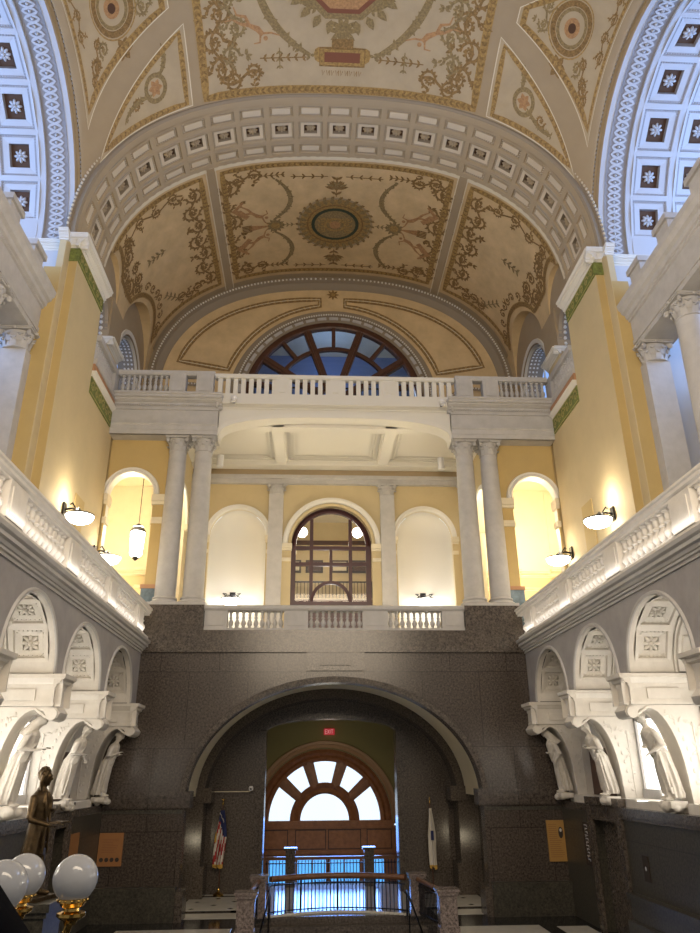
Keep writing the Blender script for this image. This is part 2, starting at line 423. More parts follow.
    def figure(s, c, ang, L, mi, mirror=1):
        """small painted figure: torso, head, limbs"""
        def T(x, y): y *= mirror; return (c[0]+L*(x*cos(ang)-y*sin(ang)), c[1]+L*(x*sin(ang)+y*cos(ang)))
        s.ribbon([T(0,0), T(.25,.06), T(.45,.02)], [.10*L, .16*L, .13*L], mi); p = T(.56, .0); s.disc(p, .065*L, mi, seg=8)
        s.ribbon([T(.42,.05), T(.6,.2), T(.85,.3)], [.06*L, .05*L, .03*L], mi)
        s.ribbon([T(.4,-.02), T(.5,-.18), T(.38,-.3)], [.06*L, .05*L, .03*L], mi)
        s.ribbon([T(0,0), T(-.2,.12), T(-.42,.02), T(-.6,.14)], [.10*L, .09*L, .06*L, .03*L], mi)
        s.ribbon([T(0,0), T(-.2,-.1), T(-.45,-.14), T(-.6,-.3)], [.10*L, .08*L, .05*L, .03*L], mi)

# ================================================================== painted end vault
YV0, YV1 = 17.72, 24.15
LUN = [(21.95, 1.62, 16.75), (18.42, 1.05, 16.75)]           # lunettes cut by the side windows : centre y, radius, spring z
def lun_z(y):
    z = 0
    for (c, r, z0) in LUN:
        t = abs(y-c)/r
        if t < 1: z = max(z, z0+r*math.sqrt(1-t*t))
    return z
def s_at_z(z):
    for (L, x, zz) in _tab:
        if ZS+zz <= z: return L
    return S0
mb = MB()
NY, NU = 96, 70
for sg in (-1, 1):
    rows = []
    for j in range(NY+1):
        y = YV0+(YV1-YV0)*j/NY; lz = lun_z(y); si = s_at_z(lz) if lz > ZS else S0
        row = [V(sg*si*i/NU, y) for i in range(NU+1)]; xi = abs(row[-1].x)
        row += [Vector((sg*(xi+(7.0-xi)*k/4), y, (lz if lz > ZS else ZS)+0.0)) for k in range(1, 5)]
        rows.append(row)
    n = len(mb.v); W_ = NU+5
    for r in rows: mb.v += [tuple(p) for p in r]
    for j in range(NY):
        for i in range(W_-1):
            a = n+j*W_+i; mb.f.append((a, a+1, a+W_+1, a+W_)); mb.m.append(0)
P = Paint(mb, V)
RB = 4.4                                                   # rib position (arc metres from crown)
def s_of_x(x):
    for (L, xx, zz) in _tab:
        if xx >= x: return L
    return S0
RB = s_of_x(4.05)
def patch(s0, s1, y0, y1, mi, off, F=V, nu=14, nv=10): mb.grid(lambda u, v: F(s0+(s1-s0)*u, y0+(y1-y0)*v, off), nu, nv, mi)
for sg in (-1, 1):
    patch(sg*RB-.13, sg*RB+.13, YV0, YV1, 1, .03)          # plain rib
    P.ribbon([(sg*RB-.16, YV0+i*(YV1-YV0)/12) for i in range(13)], .03, 2, .034); P.ribbon([(sg*RB+.16, YV0+i*(YV1-YV0)/12) for i in range(13)], .03, 2, .034)
patch(-S0+.9, S0-.9, YV0, YV0+.14, 2, .02, nu=60); patch(-S0+1.8, S0-1.8, YV1-.5, YV1, 1, .03, nu=60)
y0, y1 = YV0+.32, YV1-.72
c0 = RB-.36
P.band([(-c0, y0), (c0, y0), (c0, y1), (-c0, y1)], .19, 3, 4)
GOLD, BRG, OL = 3, 4, 5
# centre panel
P.disc((0, 20.85), 1.36, 1, 1.32, seg=32, off=.014); P.disc((0, 20.85), 1.28, GOLD, 1.24, seg=32, off=.018)
for k in range(30):
    a = 2*PI*k/30; P.leaf((1.02*cos(a), 20.85+.98*sin(a)), a, .42, .16, OL, .03); P.leaf((1.3*cos(a), 20.85+1.26*sin(a)), a+.5, .16, .1, BRG, .03)
P.ring((0, 20.85), 1.0, .06, BRG, .96, off=.034); P.disc((0, 20.85), .86, 6, .82, seg=30, off=.03); P.disc((0, 20.85), .74, 7, .70, seg=30, off=.036)
P.ring((0, 20.85), .36, .09, GOLD, .30, off=.045); P.disc((0, 20.85), .2, 8, .2, off=.05)
for t in (-1, 1):
    P.off = .045
    for k in range(3): P.spiral((t*.46, 20.85+(k-1)*.26), .15, 0 if t > 0 else PI, 1.2, t, GOLD, .035, False)
    P.leaf((t*.3, 20.5), PI/2+t*.5, .55, .14, GOLD)
    P.off = .012
for t in (-1, 1):                                          # sprays above and below the medallion
    P.sprig((0, 20.85+t*1.35), (0, 20.85+t*2.25), BRG, 4, .22)
    for k in range(9):
        a = PI/2*t+(k-4)*.33; P.leaf((0, 20.85+t*1.72), a, .42, .16, OL if k % 2 else BRG)
    for q in (-1, 1): P.sprig((q*.3, 20.85+t*2.28), (q*1.55, 20.85+t*2.28), BRG, 4, .13)
    P.sprig((t*1.45, 20.85), (t*1.9, 20.85), OL, 3, .12)
    cx = t*2.15
    for k in range(12): P.leaf((cx, 20.85), k*PI/6, .38, .15, OL)
    P.disc((cx, 20.85), .16, GOLD, off=.02)
    for q in (-1, 1):
        P.garland((cx+.05*t, 20.85+q*.3), (cx-.1*t, 20.85+q*2.2), t*q*.55, OL, .17)
        P.figure((t*2.95, 20.85+q*.75), (PI if t > 0 else 0)+q*t*.55, 1.05, 8, q*t)
        P.ribbon([(t*3.1, 20.85+q*.55), (t*3.55, 20.85+q*1.0), (t*3.2, 20.85+q*1.35)], [.2, .22, .08], 8)
    P.ribbon([(t*2.4, 20.85), (t*3.1, 20.85)], [.06, .3], 8)
    for k in range(5): P.ribbon([(t*3.0, 20.7+.075*k), (t*3.35, 20.7+.075*k)], .05, BRG, .02)
    P.scrolls((t*3.72, y0+.3), (t*3.72, y1-.3), 6, .36, BRG, t)
    for yy in (y0+.42, y1-.42):
        P.scrolls((t*3.6, yy), (t*2.5, yy), 2, .25, BRG, 1); P.sprig((t*2.5, yy), (t*1.75, yy), BRG, 4, .15)
# side panels
e0 = RB+.36
for t in (-1, 1):
    e1 = s_of_x(6.86)-.05
    pts = [(t*e0, y0), (t*(e1-.35), y0)]
    pts += [(t*(s_at_z(max(lun_z(yy), 17.35))-.30), yy) for yy in [y0+.15+i*(y1-y0-.15)/46 for i in range(46)] ]
    pts += [(t*e0, y1)]
    P.band(pts, .19, 3, 4)
    P.scrolls((t*(e0+.42), y0+.2), (t*(e0+.42), y1-.3), 7, .34, BRG, t)
    P.scrolls((t*(e0+.7), y0+.35), (t*(e1-.8), y0+.35), 4, .22, BRG, 1, .04)
    P.scrolls((t*(e0+.7), y1-.35), (t*(e0+1.8), y1-.45), 3, .22, BRG, 1, .04)
    for yy, r_ in ((19.4, .33), (19.95, .36), (20.5, .3), (18.7, .26), (23.3, .22), (20.2, .24), (19.7, .22), (19.0, .3)):
        s_ = s_at_z(max(lun_z(yy), 17.2))-.72
        if r_ < .25 and 19 < yy < 21: s_ -= .55
        P.spiral((t*s_, yy), r_, random.random()*6, 1.6, t, BRG, .055)
    for i in range(14):
        yy = y0+.4+i*.36; s_ = s_at_z(max(lun_z(yy), 17.2))-.62
        if yy < y1-.3: P.spiral((t*(s_-.05), yy), .17, i, 1.2, (-1)**i, BRG, .04)
    P.sprig((t*(e0+1.7), 23.0), (t*(e0+2.3), 22.2), OL, 4, .2); P.sprig((t*(e0+1.75), 20.2), (t*(e0+2.6), 20.1), OL, 4, .2)
# painted tan tongues inside the lunette heads
o = struct(mb.build('ceiling', [PNT, BEI, CRM, GLD, GLB, OLV, DGN, OLV, ORF], smooth=60))

# ================================================================== coffered transverse arch
def coffer_band(mb, F, s0, s1, rows, cw, off=0.0, kinds=None, dy=1):
    """rows: list of (y0,y1,kind); coffers every cw metres of arc, centred on 0. returns list of square centres"""
    cent = []; n = int((s1-.15)/cw)
    def q(a, b, c, d, o1, o2, mi):   # ring between rect a(outer: s0,s1,y0,y1) and b(inner)
        (as0, as1, ay0, ay1), (bs0, bs1, by0, by1) = a, b
        A_ = [(as0, ay0), (as1, ay0), (as1, ay1), (as0, ay1)]; B_ = [(bs0, by0), (bs1, by0), (bs1, by1), (bs0, by1)]
        for k in range(4):
            k2 = (k+1) % 4
            mb.face([F(*A_[k], o1), F(*A_[k2], o1), F(*B_[k2], o2), F(*B_[k], o2)], mi)
    def ins(r, e): return (r[0]+e, r[1]-e, r[2]+e, r[3]-e)
    for (ya, yb, kind) in rows:
        for k in range(-n-1, n+2):
            c = k*cw; cell = (max(s0, c-cw/2), min(s1, c+cw/2), ya, yb)
            if abs(c)+cw*.45 > s1: 
                if cell[1]-cell[0] > 0.02: mb.face([F(cell[0], ya, 0), F(cell[1], ya, 0), F(cell[1], yb, 0), F(cell[0], yb, 0)], 0)
                continue
            if kind == 'rect': r1 = ins(cell, .085)
            else: r1 = ins(cell, .07)
            q(cell, r1, 0, 0, 0, 0, 0); r2 = ins(r1, .012); q(r1, r2, 0, 0, 0, -.05, 0)
            r3 = ins(r2, .055); q(r2, r3, 0, 0, -.05, -.05, 2)              # bead channel
            for (pa, pb) in (((r2[0]+.028, r2[2]+.028), (r2[1]-.028, r2[2]+.028)), ((r2[1]-.028, r2[2]+.028), (r2[1]-.028, r2[3]-.028)), ((r2[1]-.028, r2[3]-.028), (r2[0]+.028, r2[3]-.028)), ((r2[0]+.028, r2[3]-.028), (r2[0]+.028, r2[2]+.028))):
                L = math.hypot(pb[0]-pa[0], pb[1]-pa[1]); m = max(2, int(L/.066))
                for i in range(m):
                    f = (i+.5)/m; p = F(pa[0]+(pb[0]-pa[0])*f, pa[1]+(pb[1]-pa[1])*f, -.045); e = .022
                    n0 = len(mb.v)
                    mb.v += [(p.x+e,p.y,p.z),(p.x-e,p.y,p.z),(p.x,p.y+e,p.z),(p.x,p.y-e,p.z),(p.x,p.y,p.z+e),(p.x,p.y,p.z-e)]
                    for (i0, i1, i2) in ((0,2,4),(2,1,4),(1,3,4),(3,0,4),(2,0,5),(1,2,5),(3,1,5),(0,3,5)): mb.f.append((n0+i0, n0+i1, n0+i2)); mb.m.append(1)
            if kind == 'rect':
                q(r3, ins(r3, .02), 0, 0, -.05, -.02, 0); r4 = ins(r3, .02); mb.face([F(r4[0], r4[2], -.02), F(r4[1], r4[2], -.02), F(r4[1], r4[3], -.02), F(r4[0], r4[3], -.02)], 1)
            else:
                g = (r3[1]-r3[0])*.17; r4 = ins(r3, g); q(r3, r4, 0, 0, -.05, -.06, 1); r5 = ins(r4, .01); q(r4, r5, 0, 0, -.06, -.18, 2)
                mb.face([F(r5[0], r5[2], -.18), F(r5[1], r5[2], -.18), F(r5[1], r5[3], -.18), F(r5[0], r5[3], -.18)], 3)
                cent.append((c, (ya+yb)/2, (r5[1]-r5[0])/2))
    return cent

def rosette_mesh(r, m):
    b = MB()
    for k in range(8):
        a = k*PI/4; q = Matrix.Rotation(a, 3, 'Z')
        b.ball((r*.55*cos(a), r*.55*sin(a), .03), (r*.40, r*.21, .05), 8, 5, 0, q)
    b.ball((0, 0, .05), (r*.26, r*.26, .07), 10, 6); b.lathe([(r*.5, 0), (r*.5, .03)], seg=12)
    me = b.build('rosette', m, smooth=60); d = me.data; bpy.data.objects.remove(me); return d
def place_rosettes(parent, F, cents, data, off=-.175, name='rosette'):
    for (s, y, r) in cents:
        p = F(s, y, off); e = .04; a = (F(s+e, y, off)-F(s-e, y, off)).normalized(); b = (F(s, y+e, off)-F(s, y-e, off)).normalized()
        n = a.cross(b).normalized()
        if (F(s, y, off+.1)-p).dot(n) < 0: n = -n; a = -a
        b = n.cross(a).normalized()
        o = bpy.data.objects.new(name, data); C.objects.link(o); M_ = Matrix((a, b, n)).transposed().to_4x4(); M_.translation = p
        o.matrix_world = M_; o.parent = parent; o['label'] = 'carved rosette in the coffer'
ARC = MB()
cw = .885
def VA(s, y, off=0): return V(s, y, off+.02)
cents = coffer_band(ARC, VA, -S0, S0, [(15.72, 16.26, 'rect'), (16.30, 17.10, 'sq'), (17.14, 17.66, 'rect')], cw)
for (ya, yb) in ((15.5, 15.72), (16.26, 16.30), (17.10, 17.14), (17.66, 17.74)):
    ARC.grid(lambda u, v: VA(-S0+2*S0*u, ya+(yb-ya)*v, 0), 70, 1, 0)
# archivolt on the hall side: fascia + bead course
arcsweep(ARC, TX(), 0, ZS, A0, B0, [(-.02, 15.50), (.03, 15.44), (.16, 15.46), (.18, 15.40), (.24, 15.40), (.26, 15.5), (.33, 15.62)], 80, 4, nexp=NE)
for i in range(1, 150):
    t = PI*i/150; c, s = cos(t), sin(t); x = (A0+.21)*math.copysign(abs(c)**(2/NE), c); z = ZS+(B0+.21)*s**(2/NE)
    ARC.ball((x, 15.385, z), .042, 6, 4, 1)
CWH = mat('coffer_warm_white', (.62, .54, .41), .6)
arch = struct(ARC.build('trim_1', [OFW, CWH, BEG, CBR, BEG], smooth=50))
RD = rosette_mesh(.17, OFW); place_rosettes(arch, VA, cents, RD)

# ================================================================== crossing ceiling (painted panels between the arches)
mb = MB()
mb.grid(lambda u, v: ceil_p(-S0+2*S0*u, YC-RS+2*RS*(.5-.5*cos(PI*v))), 110, 90, 0)
P = Paint(mb, K, .015)
def kpatch(poly, mi, off, inner=None, n=1):
    mb.face([K(a, b, off) for a, b in poly], mi)
def fill(a0, a1, b0, b1, mi, off, nu=10, nv=10):       # quad patch: corners (a0..a1 polyline fns)
    mb.grid(lambda u, v: K(*((a0[0]+(a1[0]-a0[0])*u)*(1-v)+(b0[0]+(b1[0]-b0[0])*u)*v, (a0[1]+(a1[1]-a0[1])*u)*(1-v)+(b0[1]+(b1[1]-b0[1])*u)*v) if False else ((a0[0]+(a1[0]-a0[0])*u)*(1-v)+(b0[0]+(b1[0]-b0[0])*u)*v, (a0[1]+(a1[1]-a0[1])*u)*(1-v)+(b0[1]+(b1[1]-b0[1])*u)*v, off)), nu, nv, mi)
sx = lambda x: math.copysign(s_of_x(abs(x)*A0/7.0), x)
cp = sx(3.86)
def yfront(s): return 15.60-0.0*abs(s)
# centre panel
fill((-cp, 9.2), (cp, 9.2), (-cp, 15.3), (cp, 15.3), 1, .01, 40, 30)
P.band([(-cp, 15.3), (cp, 15.3), (cp, 9.2), (-cp, 9.2)], .22, 3, 4)
P.scrolls((-cp+.45, 15.0), (-cp+.45, 11.5), 5, .36, 4, 1); P.scrolls((cp-.45, 15.0), (cp-.45, 11.5), 5, .36, 4, -1)
P.scrolls((-cp+.5, 14.95), (-cp+1.7, 14.85), 2, .26, 4); P.scrolls((cp-.5, 14.95), (cp-1.7, 14.85), 2, .26, 4, -1)
for t in (-1, 1):
    P.scrolls((t*(cp-.9), 14.7), (t*(cp-.9), 12.6), 3, .3, 5, t); P.figure((t*(cp-1.35), 13.6), PI/2+t*.9, 1.0, 8, t)
    P.sprig((t*2.3, 14.45), (t*1.0, 14.45), 4, 6, .13); P.sprig((t*1.75, 14.2), (t*1.75, 14.75), 5, 3, .12)
    P.garland((t*.9, 14.4), (t*2.35, 11.9), t*.45, 5, .22, 20)
    P.garland((t*.75, 13.2), (t*1.15, 12.2), t*.3, 5, .22); P.disc((t*.66, 14.38), .14, 3, .2, seg=8)
mb.grid(lambda u, v: K(-.62+1.24*u, 14.22+.42*v, .03), 8, 3, 3); mb.grid(lambda u, v: K(-.5+1.0*u, 14.3+.26*v, .04), 8, 3, 9)
P.band([(-.62, 14.2), (.62, 14.2), (.62, 14.66), (-.62, 14.66)], .06, 4, 4)
mb.grid(lambda u, v: K(-.3+.6*u, 13.95+.25*v, .03), 4, 3, 4)
for k in range(10): P.leaf((0, 13.75), k*PI/5, .42, .16, 5)
def ngon(c, r, n, a0=0): return [(c[0]+r*cos(a0+2*PI*i/n), c[1]+r*sin(a0+2*PI*i/n)) for i in range(n)]
P.disc((0, 12.3), 1.3, 5, 1.25, seg=8, a0=PI/8, off=.02); P.disc((0, 12.3), 1.12, 9, 1.08, seg=8, a0=PI/8, off=.03); P.disc((0, 12.3), .98, 8, .95, seg=8, a0=PI/8, off=.04)
for k in range(24): P.leaf((1.25*cos(k*PI/12), 12.3+1.2*sin(k*PI/12)), k*PI/12, .4, .22, 5, .045)
# inscription strip under the cartouche: small painted letters
for k in range(9):
    x = -.52+k*.13; P.ribbon([(x-.04, 14.78), (x-.02, 14.92), (x+.03, 14.8)], .018, 4)
    if k % 2: P.ribbon([(x+.04, 14.78), (x+.04, 14.92)], .018, 4)
for t in (-1, 1):
    # small triangular panel next to the front arch
    def tri(pts, bw, fillm):
        a, b, c = pts; cx, cy = (a[0]+b[0]+c[0])/3, (a[1]+b[1]+c[1])/3
        n = 14
        for i in range(n):
            for j in range(n-i):
                def W_(i, j): u, v = i/n, j/n; return K(a[0]+(b[0]-a[0])*u+(c[0]-a[0])*v, a[1]+(b[1]-a[1])*u+(c[1]-a[1])*v, .01)
                mb.face([W_(i, j), W_(i+1, j), W_(i, j+1)], fillm)
                if j < n-i-1: mb.face([W_(i+1, j), W_(i+1, j+1), W_(i, j+1)], fillm)
        k = .86; P.band([(cx+(p[0]-cx)*k, cy+(p[1]-cy)*k) for p in pts], bw, 3, 4)
        P.line(list(pts), .03, 2, .02)
        return cx, cy
    T1 = [(t*(cp+.42), 13.35), (t*(cp+.42), 15.38), (t*sx(6.62), 15.42)]
    T1[2] = (t*(sx(6.62)), 15.45)
    cx, cy = tri(T1, .15, 1)
    P.ring((cx-t*.1, cy-.05), .3, .12, 5); P.rosette((cx-t*.1, cy-.05), .22, 8)
    P.garland((cx+t*.1, cy+.1), (cx+t*1.0, cy+.35), .1, 5, .13); P.garland((cx-t*.25, cy-.3), (cx-t*.45, cy-.95), .1, 5, .13)
    P.spiral((cx+t*.55, cy+.18), .16, 0, 1.3, t, 4, .04)
    # large corner panel beside the side arch
    s_in = sx(6.45)
    T2 = [(t*sx(6.83), 14.55), (t*sx(6.72), 10.0), (t*(cp+.75), 12.75)]
    T2 = [(t*sx(6.80), 14.75), (t*sx(6.80), 9.8), (t*sx(4.55), 12.5), (t*sx(4.55), 12.9)]
    a, b, c, d = T2
    fill(a, b, d, c, 1, .01, 30, 20)
    P.band([(t*sx(6.74), 14.45), (t*sx(6.74), 10.3), (t*sx(4.7), 12.45), (t*sx(4.7), 12.9)], .19, 3, 4)
    P.line([a, b, c, d], .03, 2, .02)
    m = (t*(sx(5.85)), 12.55)
    for r, w, q in ((.62, .16, 4), (.47, .10, 5), (.75, .04, 3)): P.ring(m, r, w, q)
    P.disc(m, .26, 8, off=.02); P.disc(m, .13, 6, off=.03)
    P.spiral((t*sx(6.45), 13.75), .22, 0, 1.5, t, 4, .05); P.spiral((t*sx(6.2), 13.4), .2, 2, 1.4, -t, 5, .05); P.scrolls((t*sx(6.55), 14.2), (t*sx(6.25), 13.1), 3, .15, 4, t, .04)
    P.rosette((t*sx(5.75), 13.55), .3, 4); P.scrolls((t*sx(6.6), 13.2), (t*sx(6.62), 11.2), 4, .18, 4, t, .04)
    P.scrolls((t*sx(5.3), 12.0), (t*sx(5.1), 12.95), 2, .2, 5, t, .04)
    # beads along the side arch
struct(mb.build('ceiling', [BEI, PNP, CRM, GLD, GLB, OLV, CBR, OLV, ORF, RED], smooth=60))

# ================================================================== side bays: coffered barrels running outwards
RA, RBZ = 3.62, 3.95
_et = [(0.0, 0.0)]
_p = (0.0, RBZ)
for i in range(1, 401):
    t = PI/2*i/400; q_ = (RA*sin(t), RBZ*cos(t)); _et.append((_et[-1][0]+math.hypot(q_[0]-_p[0], q_[1]-_p[1]), t)); _p = q_
SE = _et[-1][0]
def eang(s):
    a = min(abs(s), SE); i = min(399, int(a/SE*400))
    while i < 399 and _et[i+1][0] < a: i += 1
    while i > 0 and _et[i][0] > a: i -= 1
    L0, t0 = _et[i]; L1, t1 = _et[i+1]; return math.copysign(t0+(t1-t0)*(a-L0)/max(1e-9, L1-L0), s)
RD2 = rosette_mesh(.19, OFB)
for sg, nm in ((-1, 'trim_2'), (1, 'trim_3')):
    def F2(s, x, off=0, sg=sg):
        t = eang(s); return Vector((sg*x, YC+(RA-off)*sin(t), ZS+(RBZ-off)*cos(t)))
    mb = MB()
    cents = coffer_band(mb, F2, -SE, SE, [(8.05, 9.15, 'sq'), (9.25, 10.35, 'sq'), (10.45, 11.55, 'sq')], 1.17)
    for (xa, xb, o1) in ((7.15, 7.3, 0), (7.9, 8.05, 0), (9.15, 9.25, 0), (10.35, 10.45, 0), (11.55, 12.6, 0)):
        mb.grid(lambda u, v: F2(-SE+2*SE*u, xa+(xb-xa)*v, o1), 60, 1, 0)
    mb.grid(lambda u, v: F2(-SE+2*SE*u, 7.3+.6*v, -.06), 60, 1, 2)             # recessed guilloche channel
    for x in (7.3, 7.9): mb.grid(lambda u, v: F2(-SE+2*SE*u, x, -.06*v+.02), 60, 1, 0)
    P = Paint(mb, F2, -.03)
    for ph in (0, PI):
        P.ribbon([(s_, 7.6+.17*sin(s_*2*PI/.36+ph)) for s_ in [-SE+.1+i*.045 for i in range(int((2*SE-.2)/.045))]], .06, 1)
    for k in range(int(2*SE/.18)-1):
        c = F2(-SE+.1+k*.18, 7.6, -.04); mb.ball(c, .045, 6, 4, 1)
    # bead course and beige margin on the hall side
    TT = TY(sg)
    arcsweep(mb, TT, YC, ZS, RA, RBZ, [(0, 7.15), (.03, 7.12), (.10, 7.10), (.12, 7.04), (.2, 7.04), (.24, 6.98), (.34, 6.9)], 60, 4)
    for i in range(1, 110):
        t = PI*i/110; mb.ball((sg*7.03, YC+(RA+.16)*cos(t), ZS+(RBZ+.16)*sin(t)), .042, 6, 4, 1)
    o = struct(mb.build(nm, [OFB, OFB, LSD, CBR, BEI], smooth=50))
    place_rosettes(o, F2, cents, RD2)
    # end wall of the side bay with its white cornice and an arched light
    mb = MB(); fw = YC+RA
    mb.box((sg*7.05, 15.72, 6.6), (sg*12.6, 15.95, 16.1), 0)
    linesweep(mb, (sg*7.1, 15.72, 15.86), (sg*12.6, 15.72, 15.86), (0, -1, 0), cornice(.26, .16), 1)
    mb.box((sg*7.1, YC-RA-.2, 6.6), (sg*12.6, YC-RA, 16.1), 0)
    mb.box((sg*9.4, 8.5, 6.6), (sg*9.6, 15.7, 12.4), 2)
    struct(mb.build('wall_left' if sg < 0 else 'wall_right', [OFB, WHT, YEL]))
    # tall window at the outer end of the side bay (cold daylight)
    mb = MB(); archwall(mb, TY(sg), YC-RA, YC+RA, 12.0, ZS+RBZ, 12.6, 12.8, [(YC, 2.6, 13.0, 16.2, 2.6)], 0, 0)
    struct(mb.build('wall_left_outer' if sg < 0 else 'wall_right_outer', [OFB]))
    mb = MB(); mb.box((sg*12.75, YC-2.6, 13.0), (sg*12.78, YC+2.6, 18.8), 0)
    for k in (-1, 0, 1): mb.box((sg*12.6, YC+k*1.3-.05, 13.0), (sg*12.72, YC+k*1.3+.05, 18.7), 1)
    for z in (14.4, 16.2): mb.box((sg*12.6, YC-2.6, z-.05), (sg*12.72, YC+2.6, z+.05), 1)
    struct(mb.build('window_%d' % (4 if sg < 0 else 5), [SKB, WHT]))

# ================================================================== tall yellow piers and gallery side walls
for sg, nm in ((-1, 'wall_left_pier'), (1, 'wall_right_pier')):
    T = TY(sg); mb = MB()
    mb.box((sg*6.82, 15.6, 6.6), (sg*7.9, 17.86, 14.25), 0)          # pier
    mb.box((sg*6.82, 15.6, 14.25), (sg*7.22, 17.86, 16.0), 0)
    mb.box((sg*6.825, 17.86, 6.6), (sg*7.9, 20.4, 13.35), 0)        # lower wall behind it
    mb.box((sg*7.05, 15.27, 6.6), (sg*7.9, 15.6, 14.15), 0); mb.box((sg*7.05, 15.27, 14.15), (sg*7.22, 15.6, 15.95), 0); linesweep(mb, (sg*7.0, 15.27, 15.84), (sg*7.25, 15.27, 15.84), (0, -1, 0), cornice(.28, .15, .02), 4)          # stepped returns
    mb.box((sg*6.83, 15.597, 6.6), (sg*7.03, 15.6, 15.45), 1)  # ochre strip paints shade onto the camera-facing pier front
    mb.box((sg*7.07, 15.265, 6.6), (sg*7.5, 15.27, 15.0), 1)  # same painted shade on the front of the stepped return
    # green friezes with gold scrollwork
    def frz(y0, y1, z0, z1):
        mb.box((sg*6.79, y0, z0), (sg*6.82, y1, z1), 2)
        FF = lambda a, b, o: Vector((sg*(6.79-o*.5), a, b)); P = Paint(mb, FF, .01)
        n = int((y1-y0)/.34); h = (z1-z0)
        for i in range(n): P.spiral((y0+.17+i*(y1-y0)/n, (z0+z1)/2), h*.33, i*PI, 1.3, (-1)**i, 3, .035)
        for z in (z0+.03, z1-.03): P.ribbon([(y0, z), (y1, z)], .03, 3)
    frz(15.62, 17.86, 15.44, 15.84); frz(17.86, 20.05, 12.84, 13.34)
    mb.box((sg*6.80, 15.575, 15.44), (sg*7.04, 15.6, 15.84), 2)
    # white cornice
    linesweep(mb, (sg*6.82, 15.45, 15.84), (sg*6.82, 17.98, 15.84), (-sg, 0, 0), cornice(.38, .22, .02), 4)
    linesweep(mb, (sg*6.6, 15.6, 15.84), (sg*7.3, 15.6, 15.84), (0, -1, 0), cornice(.38, .18, .02), 4)
    # white moulding, tan band, gallery slab edge
    linesweep(mb, (sg*6.82, 17.86, 13.34), (sg*6.82, 20.1, 13.34), (-sg, 0, 0), cornice(.18, .10, .02), 4)
    mb.box((sg*6.76, 17.86, 13.52), (sg*7.6, 20.1, 13.74), 5)
    # pier between the two side windows, with its cap
    mb.box((sg*6.92, 19.1, 13.7), (sg*7.6, 20.2, 15.2), 0)
    linesweep(mb, (sg*6.91, 19.02, 15.15), (sg*6.91, 20.28, 15.15), (-sg, 0, 0), cornice(.22, .2), 4)
    linesweep(mb, (sg*6.75, 19.1, 15.15), (sg*7.6, 19.1, 15.15), (0, -1, 0), cornice(.22, .12), 4)
    mb.box((sg*6.9, 19.05, 15.36), (sg*7.9, 20.25, 16.8), 6)
    # side wall above the gallery with its window arches
    archwall(mb, T, 17.86, 24.3, 13.7, 18.9, 6.95, 7.05, [(18.45, .62, 13.7, 15.4, .62*1.6), (21.75, 1.45, 13.7, 15.4, 1.55)], 6, 6)
    arcsweep(mb, T, 21.75, 15.4, 1.45, 1.55, [(.02, 6.93), (.16, 6.9), (.18, 6.96)], 30, 4)
    arcsweep(mb, T, 21.75, 15.4, 1.42, 1.52, [(0, 6.96), (0, 7.5)], 30, 4); arcsweep(mb, T, 21.75, 15.4, 1.30, 1.40, [(0, 7.02), (0, 7.6)], 30, 7)
    for k in range(26):
        for q in range(3): 
            t = PI*(k+.5)/26; mb.ball((sg*(7.1+q*.13), 21.75+1.32*cos(t), 15.4+1.42*sin(t)), (.05, .05, .05), 5, 4, 4)
    arcsweep(mb, T, 18.45, 15.4, .62, 1.0, [(0, 6.96), (0, 7.4)], 20, 7)
    for k in range(16): mb.ball((sg*7.15, 18.45+.6*cos(PI*(k+.5)/16), 15.4+.97*sin(PI*(k+.5)/16)), .06, 5, 4, 4)
    # blind recess behind the lamp
    mb.box((sg*6.80, 18.0, 7.4), (sg*6.822, 18.75, 9.95), 1)
    # teal marble dado with brown cap
    mb.box((sg*6.79, 15.55, 6.6), (sg*6.83, 20.4, 7.9), 8)
    struct(mb.build(nm, [YEL, YEL2, GRN, GRG, WHT, TAN, BEI, BEG, TEAL]))
    mb = MB(); mb.box((sg*7.6, 20.3, 14.2), (sg*7.62, 23.2, 17.2), 0); mb.box((sg*7.5, 17.9, 14.2), (sg*7.52, 19.0, 16.4), 0)
    for y in (21.2, 22.3): mb.box((sg*7.53, y-.03, 14.2), (sg*7.58, y+.03, 17), 1)
    struct(mb.build('window_%d' % (6 if sg < 0 else 7), [SKB, WHT]))

# ================================================================== granite end wall with the great arch
mb = MB()
archwall(mb, TX(), -5.75, 5.75, 0, 6.25, 20.1, 20.55, [(0, 3.76, 0, 2.6, 2.82)], 0, 1, 48)
mb.box((-5.75, 20.08, 6.25), (5.75, 20.9, 6.80), 2)
mb.box((-5.75, 20.02, 6.20), (5.75, 20.1, 6.26), 2)
mb.box((-.78, 20.04, 5.72), (.78, 20.09, 6.20), 2); mb.box((-.42, 20.0, 5.86), (.42, 20.07, 6.18), 0)
arcsweep(mb, TX(), 0, 2.6, 3.76, 2.82, [(0, 20.1), (.0, 20.04), (.14, 20.03), (.16, 20.1)], 60, 1)
for sg in (-1, 1):
    mb.box((sg*3.62, 20.03, 2.42), (sg*5.74, 20.6, 2.80), 0)      # impost block
    mb.box((sg*3.80, 19.92, 0), (sg*5.75, 20.1, .72), 3)
    mb.box((sg*3.62, 19.98, 0), (sg*3.9, 20.6, .62), 2)
    mb.box((sg*5.75, 20.1, 0), (sg*7.3, 20.4, 6.6), 0)
mb.box((-5.75, 20.085, 2.30), (-3.8, 20.1, 2.38), 3); mb.box((5.75, 20.085, 2.30), (3.8, 20.1, 2.38), 3)
struct(mb.build('wall_back', [GR, GRP, GRP, GRB]))
